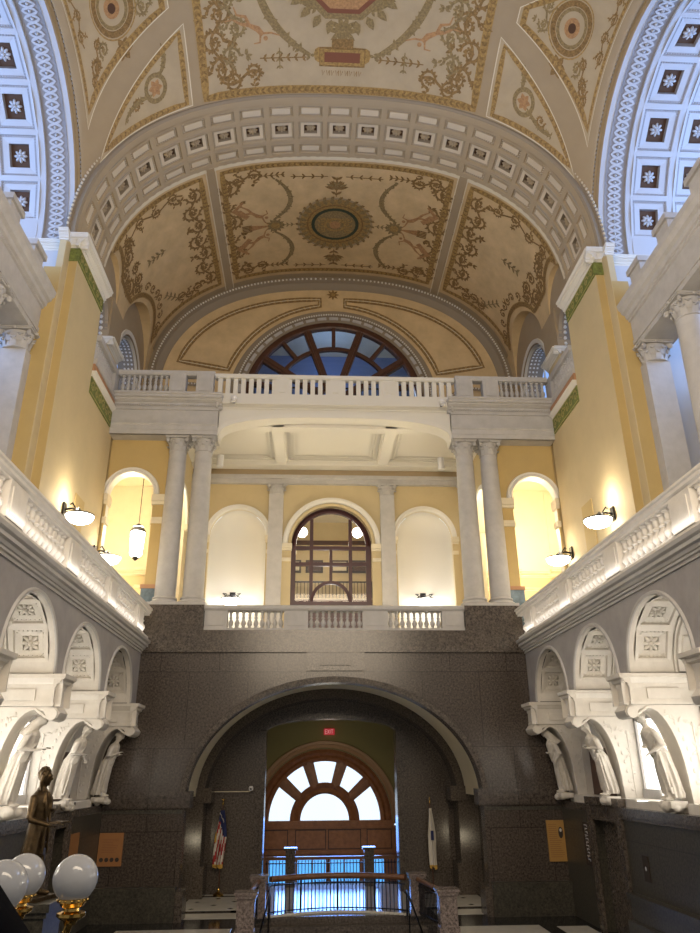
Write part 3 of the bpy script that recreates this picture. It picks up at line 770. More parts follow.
# recess: plaster barrel, inner rib, back wall and doorway
mb = MB()
arcsweep(mb, TX(), 0, 2.6, 3.95, 3.0, [(0, 20.5), (0, 23.4)], 50, 0)
for sg in (-1, 1):
    mb.box((sg*4.3, 20.5, 0), (sg*4.4, 23.4, 2.6), 1); mb.box((sg*3.95, 20.5, 2.58), (sg*4.4, 23.4, 2.62), 1)
archwall(mb, TX(), -4.6, 4.6, 0, 6.0, 23.4, 24.3, [(0, 3.72, 0, 2.6, 2.72)], 1, 1, 48)
for sg in (-1, 1):
    mb.box((sg*3.5, 23.3, 2.42), (sg*4.15, 24.2, 2.82), 2); mb.box((sg*3.6, 23.35, 0), (sg*4.1, 24.2, .8), 2)
archwall(mb, TX(), -4.4, 4.4, 0, 6.0, 24.3, 24.9, [(0, 2.02, 0, 4.42, .36)], 1, 3, 30)
for sg in (-1, 1):
    for k, (w, d) in enumerate(((.10, .12), (.20, .07), (.30, .04))): mb.box((sg*2.02, 24.3-d, 0), (sg*(2.02+w), 24.3, 4.45), 2)
arcsweep(mb, TX(), 0, 4.42, 2.02, .36, [(0, 24.18), (.10, 24.18), (.10, 24.23), (.20, 24.23), (.2, 24.26), (.30, 24.26), (.3, 24.3)], 30, 2)
struct(mb.build('wall_recess', [CRM, GRP, GRP, GRP], smooth=30))

# ================================================================== vestibule behind the doorway
mb = MB()
for sg in (-1, 1): mb.box((sg*2.6, 24.9, -1.8), (sg*2.75, 29.2, 5.2), 0)
mb.box((-2.75, 24.9, 5.0), (2.75, 29.3, 5.1), 0)
archwall(mb, TX(), -2.75, 2.75, 1.5, 5.0, 29.0, 29.3, [(-.10, 2.43, 1.5, 1.6, 2.42)], 0, 2, 40)
arcsweep(mb, TX(), -.10, 1.6, 2.45, 2.45, [(.26, 28.98), (.24, 28.9), (.14, 28.9), (.12, 28.95), (.02, 28.92), (0, 29.0)], 40, 1)
for sg in (-1, 1): mb.box((-.1+sg*2.45, 28.85, 2.1), (-.1+sg*2.62, 29.0, 2.35), 1)
TNW = mat('tan_painted_trim', (.50, .30, .17), .5)
struct(mb.build('wall_vestibule', [TYM, TNW, MRB], smooth=30))
w = struct(bpy.data.objects.new('window_1', None)); C.objects.link(w)
mb = MB(); T = TX(); cx = -.10; zc = 1.6
arcsweep(mb, T, cx, zc, 2.02, 2.0, [(0, 29.05), (.12, 29.0), (.2, 29.08), (.3, 29.02), (.43, 29.1), (.43, 29.25), (0, 29.25)], 48, 0, closed=True)
arcsweep(mb, T, cx, zc, .88, .90, [(0, 29.1), (.08, 29.02), (.19, 29.08), (.30, 29.02), (.38, 29.1), (.38, 29.2), (0, 29.2)], 36, 0, closed=True)
for a in (40, 72, 108, 140):
    a = math.radians(a)
    for (wd, d) in ((.21, 29.1), (.13, 29.05), (.05, 29.0)):
        p = Vector((cos(a), sin(a))); q = Vector((-sin(a), cos(a)))
        poly = [(cx+p.x*r+q.x*h, zc+p.y*r+q.y*h) for r, h in ((1.15, -wd*.75), (2.06, -wd), (2.06, wd), (1.15, wd*.75))]
        mb.prism(poly, T, d, 29.2)
mb.box((cx-2.5, 28.95, 1.42), (cx+2.5, 29.25, 1.62))
mb.build('window_frame', WOOD, w, smooth=30)
mb = MB(); mb.face([T(cx+2.1*cos(PI*i/24), 29.18, zc+2.1*sin(PI*i/24)) for i in range(25)]); mb.build('pane', GLS, w)
# oak panelling and glazed doors under the fanlight
mb = MB(); mb.box((-2.6, 29.0, .62), (2.6, 29.2, 1.44))
for (a, b) in ((-2.35, -1.4), (-1.15, -.05), (.02, 1.2), (1.4, 2.3)):
    for (e, d) in ((0, 28.985), (.035, 28.975)): 
        mb.box((a+e, d, .70+e), (b-e, d+.02, 1.34-e), 1 if e == 0 else 0)
mb.box((-2.6, 28.92, 1.36), (2.6, 29.0, 1.44)); mb.box((-2.6, 28.93, .56), (2.6, 29.2, .66))
struct(mb.build('trim_4', [WOOD, WOD2]))
for k, (a, b) in enumerate(((-2.05, -1.35), (-1.05, 0.0), (0.05, 1.15), (1.4, 2.0))):
    d = struct(bpy.data.objects.new('door_%d' % (k+2), None)); C.objects.link(d)
    mb = MB(); mb.box((a-.1, 29.0, -1.8), (a, 29.12, .6)); mb.box((b, 29.0, -1.8), (b+.1, 29.12, .6)); mb.box((a, 29.0, .38), (b, 29.12, .6)); mb.box((a, 29.0, -1.8), (b, 29.12, -1.5)); mb.box(((a+b)/2-.02, 29.02, -1.5), ((a+b)/2+.02, 29.1, .38)) if b-a > .9 else None
    mb.build('door_frame', WOOD, d)
    mb = MB(); mb.box((a, 29.05, -1.5), (b, 29.06, .38)); mb.build('pane', GLB_, d)
mb = MB(); mb.face([(-60, 62, -16), (60, 62, -16), (60, 62, 34), (-60, 62, 34)]); struct(mb.build('sky', SKY))
mb = MB()
for (a, b) in ((-2.75, -2.12), (-1.3, -1.12), (1.22, 1.32), (2.1, 2.75)): mb.box((a, 29.02, -1.8), (b, 29.15, .6))
struct(mb.build('trim_5', WOOD))

# ================================================================== floor
mb = MB()
mb.box((-7.3, -1.0, -.1), (7.3, 17.0, 0), 0)
mb.box((-7.3, 17.0, -.1), (-2.15, 24.4, 0), 0); mb.box((2.5, 17.0, -.1), (7.3, 24.4, 0), 0); mb.box((-2.6, 20.5, -.1), (2.9, 26.3, 0), 0)
def slab(x0, x1, y0, y1, m=1, z=.004): mb.box((x0, y0, 0), (x1, y1, z), m)
for (x0, x1) in ((-4.0, -1.9), (2.25, 4.1)):
    slab(x0, x1, 24.0, 24.2); slab(x0+.05, x1, 21.5, 23.7)
    for i in range(4):
        for j in range(4):
            cx_, cy_ = x0+.35+i*.5, 21.75+j*.55
            if (i+j) % 2 == 0: mb.face([(cx_-.09, cy_, .006), (cx_, cy_-.09, .006), (cx_+.09, cy_, .006), (cx_, cy_+.09, .006)], 0)
    slab(x0+.2, x1, 20.35, 21.1)
slab(-4.9, -2.35, 17.0, 19.1); slab(2.6, 4.55, 17.0, 18.9); slab(-6.9, -5.2, 17.0, 18.6); slab(4.9, 5.6, 17.0, 18.7); slab(-1.8, 2.1, 21.1, 26.2, 1)
for k in range(5): slab(-4.9, -2.35, 12+k*.95, 12.85+k*.95); slab(2.6, 4.6, 12+k*.95, 12.85+k*.95)
mb.box((-2.75, 26.3, -1.9), (2.75, 29.2, -1.8), 2)
for k in range(6): mb.box((-2.6, 26.3+k*.3, -1.8), (2.6, 26.6+k*.3, -.3*k-.3+.0), 1)
mb.box((-2.6, 16.2, -2.2), (2.9, 20.9, -2.1), 0); mb.box((-2.6, 20.45, -2.2), (2.9, 20.5, 0), 3)
for k in range(8): mb.box((-2.14, 20.45-k*.34, -2.2), (2.49, 20.45-(k+1)*.34, -.16-.17*k), 3)
mb.box((-2.25, 16.2, -2.2), (-2.15, 20.5, -.001), 0); mb.box((2.5, 16.2, -2.2), (2.6, 20.5, -.001), 0)
struct(mb.build('floor', [BLK, WMB, WMB, GRP]))

# ================================================================== orders
def capital(mb, c, r, h, sy=1.0):
    x, y, z = c
    n0 = len(mb.v)
    mb.lathe([(r*.98, 0), (r*1.08, h*.03), (r*1.08, h*.08), (r*.98, h*.10), (r*1.0, h*.5), (r*1.15, h*.8), (r*1.2, h*.86)], c, 20)
    for row, (zz, k, ln, off) in enumerate(((.10, 8, .42, 0), (.34, 8, .40, .5))):
        for i in range(k):
            a = 2*PI*(i+off)/k; ca, sa = cos(a), sin(a)
            pts = [(r*1.02, zz), (r*1.12, zz+ln*.5), (r*1.2, zz+ln*.85), (r*1.34, zz+ln*.92), (r*1.36, zz+ln*.78)]
            for (p, q) in zip(pts, pts[1:]):
                w1, w2 = r*.26, r*.22
                mb.face([(x+p[0]*ca-w1*sa, y+p[0]*sa+w1*ca, z+p[1]*h), (x+p[0]*ca+w1*sa, y+p[0]*sa-w1*ca, z+p[1]*h), (x+q[0]*ca+w2*sa, y+q[0]*sa-w2*ca, z+q[1]*h), (x+q[0]*ca-w2*sa, y+q[0]*sa+w2*ca, z+q[1]*h)])
            mb.ball((x+r*1.2*ca, y+r*1.2*sa, z+(zz+ln*.8)*h), (r*.16, r*.16, r*.12), 6, 4)
    for i in range(4):
        a = PI/4+i*PI/2; ca, sa = cos(a), sin(a); R = r*1.55
        q = Matrix.Rotation(a, 3, 'Z')
        mb.ball((x+R*ca, y+R*sa, z+h*.74), (r*.26, r*.13, h*.15), 10, 6, 0, q)
        mb.tube([(x+R*ca+k_*sa*r*.16, y+R*sa-k_*ca*r*.16, z+h*.74) for k_ in (-1, 1)], r*.1, 6)
        mb.tube([(x+r*ca, y+r*sa, z+h*.62), (x+r*1.25*ca, y+r*1.25*sa, z+h*.84), (x+R*ca, y+R*sa, z+h*.86)], r*.08, 5)
    a = r*1.32; mb.box((x-a, y-a, z+h*.88), (x+a, y+a, z+h)); a = r*1.42; mb.box((x-a, y-a, z+h*.94), (x+a, y+a, z+h))
    for (dx, dy) in ((0,-1), (0,1), (1,0), (-1,0)): mb.ball((x+dx*r*1.38, y+dy*r*1.38, z+h*.93), r*.16, 6, 4)
    if sy != 1.0:
        for i in range(n0, len(mb.v)): v = mb.v[i]; mb.v[i] = (v[0], y+(v[1]-y)*sy, v[2])

def make_column(zb, zt, r, label, group=None, loc=(0,0), capm=LST):
    t = thing('column', label, 'column', (loc[0], loc[1], zb), group); H = zt-zb; hc = r*1.55
    mb = MB(); a = r*1.38; mb.box((-a, -a, 0), (a, a, r*.28)); mb.lathe([(r*1.36, r*.28), (r*1.4, r*.4), (r*1.3, r*.52), (r*1.12, r*.56), (r*1.1, r*.66), (r*1.2, r*.76), (r*1.16, r*.88), (r*1.0, r*.96)], (0,0,0), 28)
    mb.build('base', LST, t, smooth=35)
    mb = MB(); z0, z1 = r*.94, H-hc
    mb.lathe([(r*(1-.13*(f**1.8)), z0+(z1-z0)*f) for f in [i/14 for i in range(15)]], (0,0,0), 32); mb.build('shaft', LST, t, smooth=60)
    mb = MB(); capital(mb, (0, 0, z1), r*.87, hc); mb.build('capital', capm, t, smooth=50)
    return t
YCOL = 20.55; ZE = 12.68
col0 = make_column(7.5, ZE, .295, 'outer left round column of the loggia pair beside the left gallery arch', 'paired loggia columns', (-4.80, YCOL))
dup(col0, (-4.02, YCOL, 7.5), label='inner left round column of the loggia pair, nearest the left wall niche')
dup(col0, (4.02, YCOL, 7.5), label='inner right round column of the loggia pair, nearest the right wall niche')
dup(col0, (4.78, YCOL, 7.5), label='outer right round column of the loggia pair beside the right gallery arch')
for sg, nm in ((-1, 'left'), (1, 'right')):
    mb = MB(); mb.box((sg*3.62, 20.12, 6.80), (sg*5.22, 20.98, 7.5)); mb.box((sg*3.6, 20.1, 6.80), (sg*5.24, 21.0, 6.92))
    tag(mb.build('column_plinth', GRP), 'speckled granite plinth under the %s pair of loggia columns' % nm, 'plinth', 'granite column plinths')
# entablature wings over the columns + side gallery arches
mb = MB()
for sg in (-1, 1):
    mb.box((sg*3.62, 20.15, ZE), (sg*6.82, 20.95, 13.60))
    linesweep(mb, (sg*3.60, 20.15, ZE), (sg*6.82, 20.15, ZE), (0, -1, 0), [(-.05, 0), (.03, 0), (.03, .14), (.05, .14), (.05, .28), (.09, .32), (.09, .36), (-.05, .36)])
    linesweep(mb, (sg*3.50, 20.15, 13.56), (sg*6.82, 20.15, 13.56), (0, -1, 0), cornice(.40, .34, .03))
    linesweep(mb, (sg*3.62, 20.0, 13.56), (sg*3.62, 20.9, 13.56), (-sg, 0, 0), cornice(.40, .16, .0))
    mb.box((sg*3.6, 20.1, 13.5), (sg*6.82, 20.9, 13.95))
    for k in range(58): mb.ball((sg*(3.62+k*.055), 20.05, 13.615), .022, 5, 4)
struct(mb.build('trim_6', LST))
# white segmental beam between the wings
mb = MB()
archwall(mb, TX(), -3.6, 3.6, 12.6, 13.78, 20.3, 20.85, [(0, 3.58, 12.6, 12.72, .68)], 0, 0, 48, nexp=2.6)
arcsweep(mb, TX(), 0, 12.72, 3.58, .68, [(-.02, 20.26), (.10, 20.24), (.12, 20.3)], 48, nexp=2.6)
mb.box((-3.5, 20.05, 13.72), (3.5, 20.9, 13.95)); linesweep(mb, (-3.5, 20.3, 13.6), (3.5, 20.3, 13.6), (0, -1, 0), cornice(.22, .2))
struct(mb.build('trim_7', WHT, smooth=30))
# loggia floor, ceiling with deep panels, gallery floor
mb = MB(); mb.box((-7.6, 20.55, 6.5), (7.6, 29.4, 6.6)); mb.box((-7.6, 17.8, 13.72), (-6.95, 24.3, 13.86)); mb.box((7.6, 17.8, 13.72), (6.95, 24.3, 13.86)); mb.box((-7.3, 20.2, 13.8), (7.3, 24.3, 13.95))
struct(mb.build('floor', CRM))
mb = MB(); mb.box((-5.0, 20.8, 13.5), (5.0, 24.3, 13.6))
for (x0, x1) in ((-5.0, -4.6), (-1.98, -1.62), (1.62, 1.98), (4.6, 5.0)): mb.box((x0, 20.8, 13.3), (x1, 24.3, 13.5))
mb.box((-5, 20.8, 13.28), (5, 21.15, 13.49)); mb.box((-5, 23.75, 13.25), (5, 24.3, 13.5))
for (a, b) in ((-4.6, -1.98), (-1.62, 1.62), (1.98, 4.6)):
    for k, e in enumerate((0, .16, .26)):
        mb.box((a+e, 21.15+e, 13.47-.0*k), (b-e, 21.15+e+.05, 13.40+.02*k)); mb.box((a+e, 23.7-e, 13.47), (b-e, 23.75-e, 13.40+.02*k)); mb.box((a+e, 21.15+e, 13.47), (a+e+.05, 23.7-e, 13.40+.02*k)); mb.box((b-e-.05, 21.15+e, 13.47), (b-e, 23.7-e, 13.40+.02*k))
struct(mb.build('ceiling', WHT))
# loggia back wall
mb = MB()
archwall(mb, TX(), -4.95, 4.95, 6.6, 13.5, 24.3, 24.5, [(-3.25, .98, 6.9, 10.78, 1.0), (0.0, 1.40, 6.6, 10.5, 1.40), (3.25, .98, 6.9, 10.78, 1.0)], 0, 3, 36)
for cx, r in ((-3.25, .98), (0.0, 1.40), (3.25, .98)):
    zs = 10.78 if cx else 10.5
    arcsweep(mb, TX(), cx, zs, r, r, [(0, 24.3), (0, 24.22), (.06, 24.2), (.08, 24.24), (.16, 24.22), (.18, 24.3)] if cx else [(.12, 24.3), (.12, 24.22), (.22, 24.18), (.30, 24.2), (.32, 24.3)], 36, 1)
    for sg in (-1, 1):
        w_ = .18 if cx else .34; a = cx+sg*r; b = cx+sg*(r+w_)
        mb.box((a-sg*.03, 24.16, zs-.16), (b+sg*.04, 24.3, zs), 3); mb.box((a-sg*.02, 24.2, zs-.24), (b+sg*.02, 24.3, zs-.16), 3); mb.box((a, 24.2, zs-.62), (b, 24.3, zs-.5), 3); mb.box((a, 24.26, 6.6), (b, 24.3, zs-.2), 0)
arcsweep(mb, TX(), 0, 10.5, 1.40, 1.40, [(0, 24.5), (0, 24.28), (.1, 24.26)], 36, 0)
for sx_ in (-1.96, 1.96, -4.85, 4.85):
    mb.box((sx_-.25, 24.12, 6.6), (sx_+.25, 24.3, 12.3), 2); mb.box((sx_-.3, 24.08, 6.6), (sx_+.3, 24.3, 6.9), 2)
    nf = len(mb.m); capital(mb, (sx_, 24.22, 12.28), .25, .42, .5); mb.m[nf:] = [2]*(len(mb.m)-nf)
linesweep(mb, (-4.95, 24.3, 12.7), (4.95, 24.3, 12.7), (0, -1, 0), [(-.05, 0), (.16, 0), (.16, .16), (.2, .18), (.2, .3), (.1, .34), (.1, .36), (-.05, .36)], 2)
mb.box((-4.95, 24.2, 13.06), (4.95, 24.3, 13.5), 4)
# concave niches
for cx in (-3.25, 3.25):
    r = .98
    mb.grid(lambda u, v: (cx+r*cos(PI*u), 24.5+.8*sin(PI*u), 6.9+3.88*v), 20, 1, 5)
    mb.grid(lambda u, v: (cx+r*cos(PI*u)*cos(PI/2*v), 24.5+.8*sin(PI*u)*cos(PI/2*v), 10.78+r*sin(PI/2*v)), 20, 10, 5)
    mb.face([(cx+r*cos(PI*i/12), 24.5+.8*sin(PI*i/12), 6.9) for i in range(13)], 5)
# return walls with an arched opening at each end of the loggia
for sg in (-1, 1):
    archwall(mb, TY(sg), 21.0, 24.3, 6.6, 13.5, 4.95, 5.15, [(22.5, .95, 6.6, 10.9, .95)], 0, 3, 24)
    arcsweep(mb, TY(sg), 22.5, 10.9, .95, .95, [(0, 4.95), (0, 4.88), (.16, 4.88), (.18, 4.95)], 24, 1)
    mb.box((sg*4.85, 21.4, 10.7), (sg*5.2, 21.62, 10.9), 3); mb.box((sg*4.85, 23.4, 10.7), (sg*5.2, 23.6, 10.9), 3)
struct(mb.build('wall_loggia', [YEL, WHT, LST, CRM, BEI, WHT], smooth=40))

# side arches beside the columns and the bright gallery rooms seen through them
for sg, nm in ((-1, 'left'), (1, 'right')):
    mb = MB()
    archwall(mb, TX(), *(sorted((sg*5.06, sg*6.84))), 6.6, 12.7, 20.62, 20.9, [(sg*6.1, .68, 6.6, 10.9, .70)], 0, 1, 30)
    arcsweep(mb, TX(), sg*6.1, 10.9, .68, .70, [(0, 20.62), (0, 20.55), (.05, 20.52), (.09, 20.56), (.15, 20.54), (.17, 20.62)], 30, 1)
    for (a, b) in ((sg*5.0, sg*5.45), (sg*6.72, sg*6.84)):
        mb.box((a, 20.5, 10.68), (b+(-sg*.0 if 0 else 0), 20.94, 10.88), 2); mb.box((a, 20.54, 10.58), (b-(sg*.0), 20.92, 10.68), 2); mb.box((a, 20.56, 10.08), (b, 20.9, 10.18), 2); mb.box((a, 20.58, 10.0), (b, 20.9, 10.08), 2)
    mb.box((sg*5.0, 20.56, 6.6), (sg*5.5, 20.9, 8.05), 3); mb.box((sg*4.98, 20.54, 8.05), (sg*5.52, 20.92, 8.16), 4)
    # room behind: side walls, back wall with pilasters and cornice, vaulted ceiling
    mb.box((sg*5.15, 26.2, 6.6), (sg*9.4, 26.4, 14.0), 5)
    mb.box((sg*9.2, 20.9, 6.6), (sg*9.4, 26.3, 14.0), 5); mb.box((sg*6.9, 20.9, 6.6), (sg*9.4, 20.95, 14.0), 5); mb.box((sg*5.05, 24.3, 6.6), (sg*5.15, 26.3, 14), 5)
    mb.box((sg*5.05, 20.9, 13.3), (sg*9.4, 26.4, 13.4), 2)
    mb.box((sg*5.16, 26.15, 10.07), (sg*9.19, 26.2, 13.3), 2); mb.box((sg*9.15, 20.96, 10.07), (sg*9.2, 26.2, 13.3), 2)  # cream facings put the overexposed look of the upper walls into the colour
    for z0, h, p in ((9.85, .22, .2), (9.35, .10, .08)):
        linesweep(mb, (sg*5.15, 26.2, z0), (sg*9.2, 26.2, z0), (0, -1, 0), cornice(h, p), 2)
    for x in (6.6, 8.6):
        mb.box((sg*(x-.4), 26.0, 6.6), (sg*(x+.4), 26.2, 9.4), 5); linesweep(mb, (sg*(x-.45), 26.0, 9.85), (sg*(x+.45), 26.0, 9.85), (0, -1, 0), cornice(.24, .22), 2); linesweep(mb, (sg*(x-.42), 26.0, 9.35), (sg*(x+.42), 26.0, 9.35), (0, -1, 0), cornice(.10, .08), 2)
        mb.box((sg*(x-.3), 26.1, 10.1), (sg*(x+.3), 26.19, 13.2), 2)
    struct(mb.build('wall_%s_gallery' % nm, [YEL2, WHT, CRM, TEAL, TAN, YEL], smooth=30))

# ================================================================== lunette wall with the big fan window
mb = MB()
archwall(mb, TX(), -7.0, 7.0, 13.9, 21.7, 24.12, 24.4, [(0.05, 3.40, 13.9, 15.95, 3.52)], 0, 1, 60)
arcsweep(mb, TX(), 0.05, 15.95, 3.40, 3.52, [(0, 24.4), (0, 24.06), (.06, 24.02), (.22, 24.04), (.24, 23.98), (.34, 23.98), (.36, 24.04), (.52, 24.06), (.56, 24.12)], 60, 2)
for i in range(1, 120):
    t = PI*i/120; mb.ball((.05+3.69*cos(t), 23.97, 15.95+3.81*sin(t)), .038, 6, 4, 3)
for i in range(1, 24):      # little relief panels round the window
    t0, t1 = PI*(i-.38)/24, PI*(i+.38)/24
    arcsweep(mb, TX(), 0.05, 15.95, 3.40, 3.52, [(.07, 24.02), (.07, 23.99), (.19, 23.99), (.19, 24.02)], 4, 6, t0, t1)
# moulded ring following the vault
arcsweep(mb, TX(), 0, ZS, A0, B0, [(.02, 23.9), (-.10, 23.9), (-.14, 23.82), (-.24, 23.82), (-.28, 23.95), (-.42, 24.0), (-.5, 24.12)], 80, 2, nexp=NE)
for i in range(1, 150):
    t = PI*i/150; c, s = cos(t), sin(t); mb.ball(((A0-.19)*math.copysign(abs(c)**(2/NE), c), 23.80, ZS+(B0-.19)*s**(2/NE)), .04, 6, 4, 3)
FL = lambda a, b, o=0: Vector((a, 24.12-o, b)); P = Paint(mb, FL, .012)
for t in (-1, 1):
    outer = [(t*(A0-.95)*cos(a)**(2/NE), ZS+(B0-.95)*sin(a)**(2/NE)) for a in [math.radians(x) for x in range(16, 87, 5)]]
    inner = [(.05+t*4.2*cos(a), 15.95+4.33*sin(a)) for a in [math.radians(x) for x in range(84, 14, -6)]]
    outer[-1] = (t*.5, outer[-1][1]); inner[0] = (t*.5, inner[0][1])
    P.band(outer+inner, .22, 5, 4); P.ribbon(outer+inner, .03, 1, .02, True)
for k in range(8): P.leaf((0.02, 20.8), k*PI/4, .26, .1, 5)
P.disc((0.02, 20.8), .09, 4, seg=8, off=.02)
for t in (-1, 1): arcsweep(mb, TX(), t*5.35, 15.0, 1.3, 1.55, [(0, 24.06), (.1, 24.03), (.16, 24.1)], 24, 2); [mb.ball((t*5.35+1.38*cos(PI*i/40), 24.03, 15.0+1.63*sin(PI*i/40)), .035, 5, 4, 3) for i in range(1, 40)]
struct(mb.build('wall_lunette', [PNT, CRM, BEG, WHT, GLD, GLB, LST], smooth=40))
w = struct(bpy.data.objects.new('window_3', None)); C.objects.link(w)
mb = MB(); cx, zc = .05, 15.95; T = TX()
arcsweep(mb, T, cx, zc, 3.14, 3.26, [(0, 24.2), (0, 24.1), (.06, 24.06), (.2, 24.1), (.28, 24.1), (.28, 24.3), (0, 24.3)], 60, 0, closed=True)
arcsweep(mb, T, cx, zc, 2.28, 2.36, [(-.07, 24.12), (.07, 24.12), (.07, 24.28), (-.07, 24.28)], 48, 0, closed=True)
arcsweep(mb, T, cx, zc, .62, .62, [(-.06, 24.12), (.06, 24.12), (.06, 24.28), (-.06, 24.28)], 24, 0, closed=True)
def spoke(a, r0, r1, w0, d0=24.08):
    a = math.radians(a); p = (cos(a), sin(a)); q = (-sin(a), cos(a))
    mb.prism([(cx+p[0]*r+q[0]*h, zc+p[1]*r*1.03+q[1]*h) for r, h in ((r0, -w0), (r1, -w0), (r1, w0), (r0, w0))], T, d0, 24.3)
for a in (34, 71, 109, 146): spoke(a, .6, 3.2, .14); spoke(a, .6, 3.2, .05, 24.04)
for a in (15, 52, 90, 128, 165): spoke(a, 2.3, 3.2, .07)
mb.box((cx-3.4, 24.1, 15.75), (cx+3.4, 24.3, 15.98)); 
for x in (-2.5, -1.5, -.5, .5, 1.5, 2.5): mb.box((cx+x-.06, 24.12, 13.95), (cx+x+.06, 24.26, 15.8))
mb.build('window_frame', WOD2, w, smooth=30)
mb = MB(); mb.face([T(cx+3.2*cos(PI*i/30), 24.2, zc+3.3*sin(PI*i/30)) for i in range(31)]); mb.build('pane', GLS, w)
# stair hall behind the fan window
mb = MB(); mb.box((-5, 30.6, 13.9), (5, 30.8, 22), 0); mb.box((-5, 24.4, 13.7), (5, 30.8, 13.9), 1); mb.box((-5, 24.4, 21.9), (5, 30.8, 22.0), 2)
for sg in (-1, 1): mb.box((sg*5, 24.4, 13.9), (sg*5.1, 30.8, 22), 2)
mb.box((-4.9, 29.0, 18.15), (4.9, 30.6, 18.35), 1)
mb.face([(-1.6, 28.2, 15.4), (2.6, 28.2, 18.0), (2.6, 28.2, 18.5), (-1.6, 28.2, 15.9)], 1); mb.box((.6, 27.6, 15.2), (4.5, 27.8, 16.9), 1)
struct(mb.build('wall_stair_hall', [BLR, WHT, CRM]))
t = thing('stair_railing', 'dark railing of the upper landing seen through the fan window', 'railing', (0, 28.95, 18.35))
mb = MB(); mb.box((-4.8, -.03, .86), (4.8, .03, .92)); mb.build('handrail', IRON, t)
mb = MB(); [mb.box((-4.8+k*.13, -.012, 0), (-4.78+k*.13, .012, .88)) for k in range(74)]; mb.build('balusters', IRON, t)['kind'] = 'stuff'
t = thing('stair_railing', 'dark sloping stair railing behind the middle of the fan window', 'railing', (0, 28.1, 0))
mb = MB(); mb.tube([(-1.7, 0, 16.8), (2.6, 0, 19.4)], .04, 6); mb.build('handrail', IRON, t)
mb = MB(); [mb.box((-1.6+k*.14, -.012, 15.9+k*.14*.62), (-1.58+k*.14, .012, 16.8+k*.14*.605)) for k in range(30)]; mb.build('balusters', IRON, t)['kind'] = 'stuff'

# ================================================================== balustrades
def baluster_mesh(h, r, m, seg=10):
    b = MB(); b.lathe([(r*.8, 0), (r*.8, h*.07), (r*.5, h*.1), (r*.62, h*.14), (r*1.0, h*.27), (r*.95, h*.38), (r*.5, h*.5), (r*.45, h*.56), (r*.7, h*.60), (r*.7, h*.64), (r*.42, h*.68), (r*.62, h*.82), (r*.5, h*.9), (r*.8, h*.93), (r*.8, h)], (0,0,0), seg)
    o = b.build('baluster', m, smooth=50); d = o.data; bpy.data.objects.remove(o); return d
def put(data, name, parent, loc, label=None):
    o = bpy.data.objects.new(name, data); C.objects.link(o); o.parent = parent; o.location = loc
    if label: o['label'] = label
    return o
BM1 = baluster_mesh(.55, .112, MRB); BM2 = baluster_mesh(.48, .07, LST); BM3 = baluster_mesh(.56, .075, LST)
def pedestal(t, a, b, m):
    mb = MB(); mb.box(a, b); e = .05
    # raised panel on both long faces
    x0, y0, z0 = a; x1, y1, z1 = b
    if abs(y1-y0) > abs(x1-x0)*.9: mb.box((min(x0,x1)-.02, y0+.09, z0+.07), (max(x0,x1)+.02, y1-.09, z1-.07))
    else: mb.box((x0+.09, min(y0,y1)-.02, z0+.07), (x1-.09, max(y0,y1)+.02, z1-.07))
    mb.build('pedestal', m, t)
for sg, nm in ((-1, 'left'), (1, 'right')):
    t = thing('stone_balustrade', 'brightly lit marble balustrade with fat balusters on the %s side wall' % nm, 'balustrade', (sg*5.13, 14.0, 6.5), 'side wall balustrades')
    mb = MB(); mb.box((-.12, -6.3, 0), (.12, 5.9, .08)); mb.build('plinth', MRB, t)
    mb = MB(); linesweep(mb, (0, -6.3, .63), (0, 5.82, .63), (1, 0, 0), [(-.12, 0), (.12, 0), (.12, .04), (.16, .07), (.16, .12), (.19, .14), (.19, .18), (.12, .21), (-.12, .21), (-.19, .18), (-.19, .14), (-.16, .12), (-.16, .07), (-.12, .04)]); mb.build('rail', MRB, t)
    ped = [-7.0+4.0-.6, ]
    yc_ = [7.45, 10.3, 13.12, 15.92, 18.72]
    for y in yc_: pedestal(t, (-.14, y-.34-14, .08), (.14, y+.34-14, .63), MRB)
    for (a, b) in zip(yc_, yc_[1:]):
        n = 10
        for k in range(n): put(BM1, 'baluster', t, (0, a+.34+(b-a-.68)*(k+.5)/n-14, .08))
    for k in range(2): put(BM1, 'baluster', t, (0, 19.2+k*.22-14, .08))
# lower balcony between the column plinths
t = thing('stone_balustrade', 'grey stone balustrade across the loggia above the granite arch', 'balustrade', (0, 20.35, 6.8))
mb = MB(); mb.box((-3.62, -.15, 0), (3.62, .15, .08)); mb.build('plinth', LST, t)
mb = MB(); linesweep(mb, (-3.62, 0, .56), (3.62, 0, .56), (0, 1, 0), [(-.14, 0), (.14, 0), (.18, .05), (.18, .12), (.14, .15), (-.14, .15), (-.18, .12), (-.18, .05)]); mb.build('rail', LST, t)
for (a, b) in ((-3.6, -2.98), (-1.42, -.76), (.76, 1.46), (2.98, 3.6)): pedestal(t, (a, -.13, .08), (b, .13, .56), LST)
for (a, b) in ((-2.98, -1.42), (-.76, .76), (1.46, 2.98)):
    for k in range(9): put(BM2, 'baluster', t, (a+(b-a)*(k+.5)/9, 0, .08))
